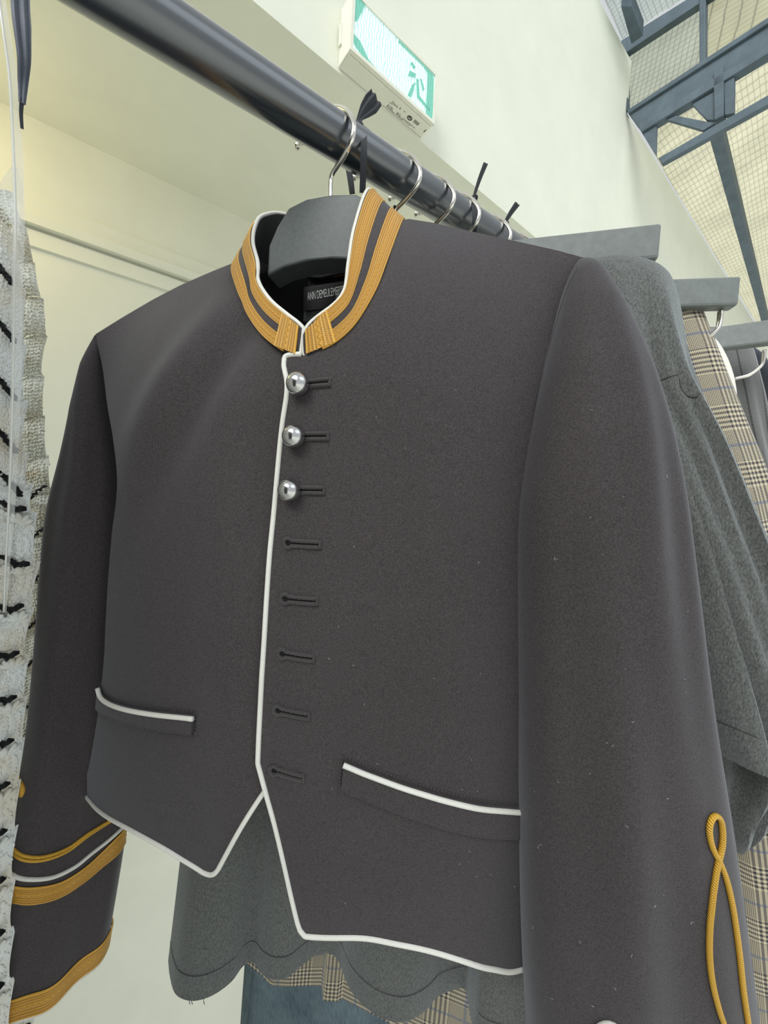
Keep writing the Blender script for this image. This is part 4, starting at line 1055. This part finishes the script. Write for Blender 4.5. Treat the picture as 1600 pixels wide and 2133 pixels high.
def knit_tier(name, x0, x1t, x1b, ya, yb, Y, mat, scallop, slope, bulge, cell=.0046):
    """one crocheted tier between two rows: backing fabric with modelled stitches on it"""
    p00, p10, p01, p11 = at(x0, ya[0], Y), at(x1t, ya[1], Y), at(x0, yb[0], Y), at(x1b, yb[1], Y)
    wd = np.linalg.norm(p10-p00); ht = np.linalg.norm(p01-p00)
    def f(a, b):
        p = (p00*(1-a)+p10*a)*(1-b)+(p01*(1-a)+p11*a)*b
        d = bulge*math.sin(b*math.pi*.8)*(.75+.25*math.cos(a*wd/.02*2*math.pi))
        r_ = max(0, (a-.8)/.2); d -= r_**3*.012
        return p+np.array([.0025*math.sin(b*math.pi)*a, -d, 0])
    o = grid(name, 40, 14, lambda i, j: f(i/39, j/13), mat, cr); solid(o, .0018, 0)
    V, F = stitches('stitches', f, wd, ht, cell, mat, cell*.25)
    if scallop:                                    # shell loops along the tier's upper edge
        k = .014/wd; a = 1-k*.4
        for q in range(5):
            ac = 1-k*(q+.35)
            for ang in np.linspace(-1.1, 1.1, 5):
                c0 = f(min(max(ac, 0), 1), .22); e0 = f(min(max(ac+k*.5*math.sin(ang), 0), 1.0), .22)
                tip = e0+Z*.010*math.cos(ang)+np.array([0, -.004, 0]); m = len(V); dr = unit(tip-c0); sd_ = unit(np.cross(dr, [0, 1, 0])); nz_ = np.cross(sd_, dr)
                for t_, rr in ((0, .0010), (.3, .0019), (.7, .0027), (1.0, .0026), (1.2, .0008)):
                    for kk_ in range(6):
                        th = kk_*math.pi/3; V.append(c0+(tip-c0)*t_+rr*(sd_*math.cos(th)+nz_*math.sin(th)))
                for qq in range(4):
                    for kk_ in range(6): F.append((m+qq*6+kk_, m+qq*6+(kk_+1) % 6, m+(qq+1)*6+(kk_+1) % 6, m+(qq+1)*6+kk_))
    tag(mesh('stitches', V, F, mat, o), kind='stuff')
    return o
def row_yarn(x0, y0, x1, y1, Y, zig, r=.0014, parent=None):
    n = 60; A, B = at(x0, y0, Y), at(x1, y1, Y); P_ = []
    for k in range(n):
        a = k/(n-1); P_.append(A*(1-a)+B*a+np.array([0, -.0015*math.sin(k*2.2), .0016*math.sin(k*1.7)+zig*abs(math.sin(a*math.pi*2.5))]))
    return tube('black_row', P_, r*(1+.35*np.sin(np.arange(n)*1.9)), 'black_yarn', parent or cr, 7)
# far layer
fe = lambda y: float(np.interp(y, [400, 440, 480, 560, 640, 700, 800, 900, 1010, 1060, 1100, 1200, 1700, 2133], [8, 25, 40, 58, 78, 82, 74, 78, 92, 100, 98, 95, 80, 60]))
ys = [395, 470, 545, 620, 700, 785, 870, 955, 1030, 1115, 1210, 1300, 1378, 1465, 1545, 1625, 1720, 1820, 1930, 2040, 2150]
for a, b in zip(ys[:-1], ys[1:]):
    knit_tier('crochet_tier', -60, fe(a), fe(b), (a+60, a-8), (b+60, b-8), .50, 'knit_back', 0, 0, .008)
    if b > 1000: row_yarn(-60, b+62, fe(b)+1, b-9, .486, .006)
# near layer
ne = lambda y: float(np.interp(y, [430, 520, 700, 900, 1010, 1100, 1180, 1250, 1330, 1400, 1470, 1560, 1650, 1750, 1850, 2133], [4, 28, 34, 36, 48, 60, 62, 52, 42, 38, 34, 28, 20, 14, 12, 8]))
yn = [440, 560, 680, 800, 910, 1000, 1060, 1175, 1272, 1370, 1462, 1552, 1642, 1740, 1840, 1950, 2060, 2170]
for a, b in zip(yn[:-1], yn[1:]):
    sl_ = 90 if b < 1050 else (-6 if b > 1200 else 25)
    knit_tier('crochet_tier', -70, ne(a), ne(b), (a-sl_*1.1, a+sl_*.35), (b-sl_*1.1, b+sl_*.35), .385, 'knit', .22 if b > 1020 else 0, 0, .010)
    row_yarn(-70, b-sl_*1.1, ne(b)-3, b+sl_*.35, .376, .004 if b > 1020 else 0, .0021)
# unseen tube of the top outside the frame, added to shade the jacket's left
def shade_tube_pt(i, j, nu=64, nv=60):
    a = 2*math.pi*i/nu; b = j/(nv-1)
    c = np.array([-.385, .19, 0]); ax = unit(np.array([.085, -.26, 0])); sd_ = np.array([-ax[1], ax[0], 0])
    sh = .55+.45*min(1, b/.18)
    fold = 1+.10*math.sin(5*a+3*b)*b+.05*math.sin(9*a)
    p = c+ax*math.cos(a)*.19*sh+sd_*math.sin(a)*.055*fold
    tier = .010*((b*11) % 1)
    p = p+sd_*math.sin(a)*tier
    p[2] = CAM_H+.27-.99*b; return p
grid('body', 64, 60, shade_tube_pt, 'knit', cr, wrap=True)  # added shading tube, apart from the visible tiers
for k in range(1, 11):
    tube('black_row', [shade_tube_pt(i, 0)*np.array([1, 1, 0])+(shade_tube_pt(i, int(k*59/11))-shade_tube_pt(i, 0))*np.array([1, 1, 0])*1.02+Z*(CAM_H+.27-.99*k/11+.006*abs(math.sin(i*.6))) for i in range(64)], .002, 'black_yarn', cr, 6, True)
# clear plastic strap and grey ribbon in front of it
cs = thing('hang_strap', at(35, 100, .33), 'clear plastic security strap hanging in a long curve at the left edge', 'strap')
strap = [(-2, -40, .34, 6, 0), (12, 60, .34, 7, 0), (26, 160, .345, 8, 0), (34, 280, .35, 9, 0), (38, 380, .352, 9, 0), (39, 480, .352, 8, 0), (36, 600, .352, 8, 0), (34, 760, .352, 8, 0), (30, 900, .354, 7, 0), (24, 1040, .356, 6, 0), (15, 1180, .358, 4, 0), (10, 1275, .36, 2.5, 0)]
strip_px('strap_band', strap, 'fastener', cs, .0005, 0, 90)
P_ = spline([at(x-w_*.8, y, Y-.001) for x, y, Y, w_, k in strap], 90); tube('strap_edge', P_, .0009, 'fastener_edge', cs, 6)
gr = thing('grey_ribbon', at(45, 0, .34), 'grey satin ribbon hanging from above at the upper left corner', 'ribbon')
strip_px('ribbon_band', [(42, -60, .345, 14, 0), (42, 0, .345, 14, 0), (46, 60, .345, 14, 0), (50, 120, .347, 11, 0), (48, 170, .35, 8, 0), (46, 215, .35, 5, 0)], 'ribbon_grey', gr, .0006, .25, 50)
strip_px('ribbon_end', [(46, 205, .35, 3.5, 0), (44, 235, .35, 3.0, 0), (46, 268, .35, 2.5, 0)], 'ribbon', gr)
strip_px('clear_tag', [(32, 345, .37, 3, 0), (26, 385, .37, 14, 0), (20, 420, .37, 20, 0), (28, 450, .37, 10, 0), (35, 480, .37, 4, 0)], 'fastener', cs, .0006)
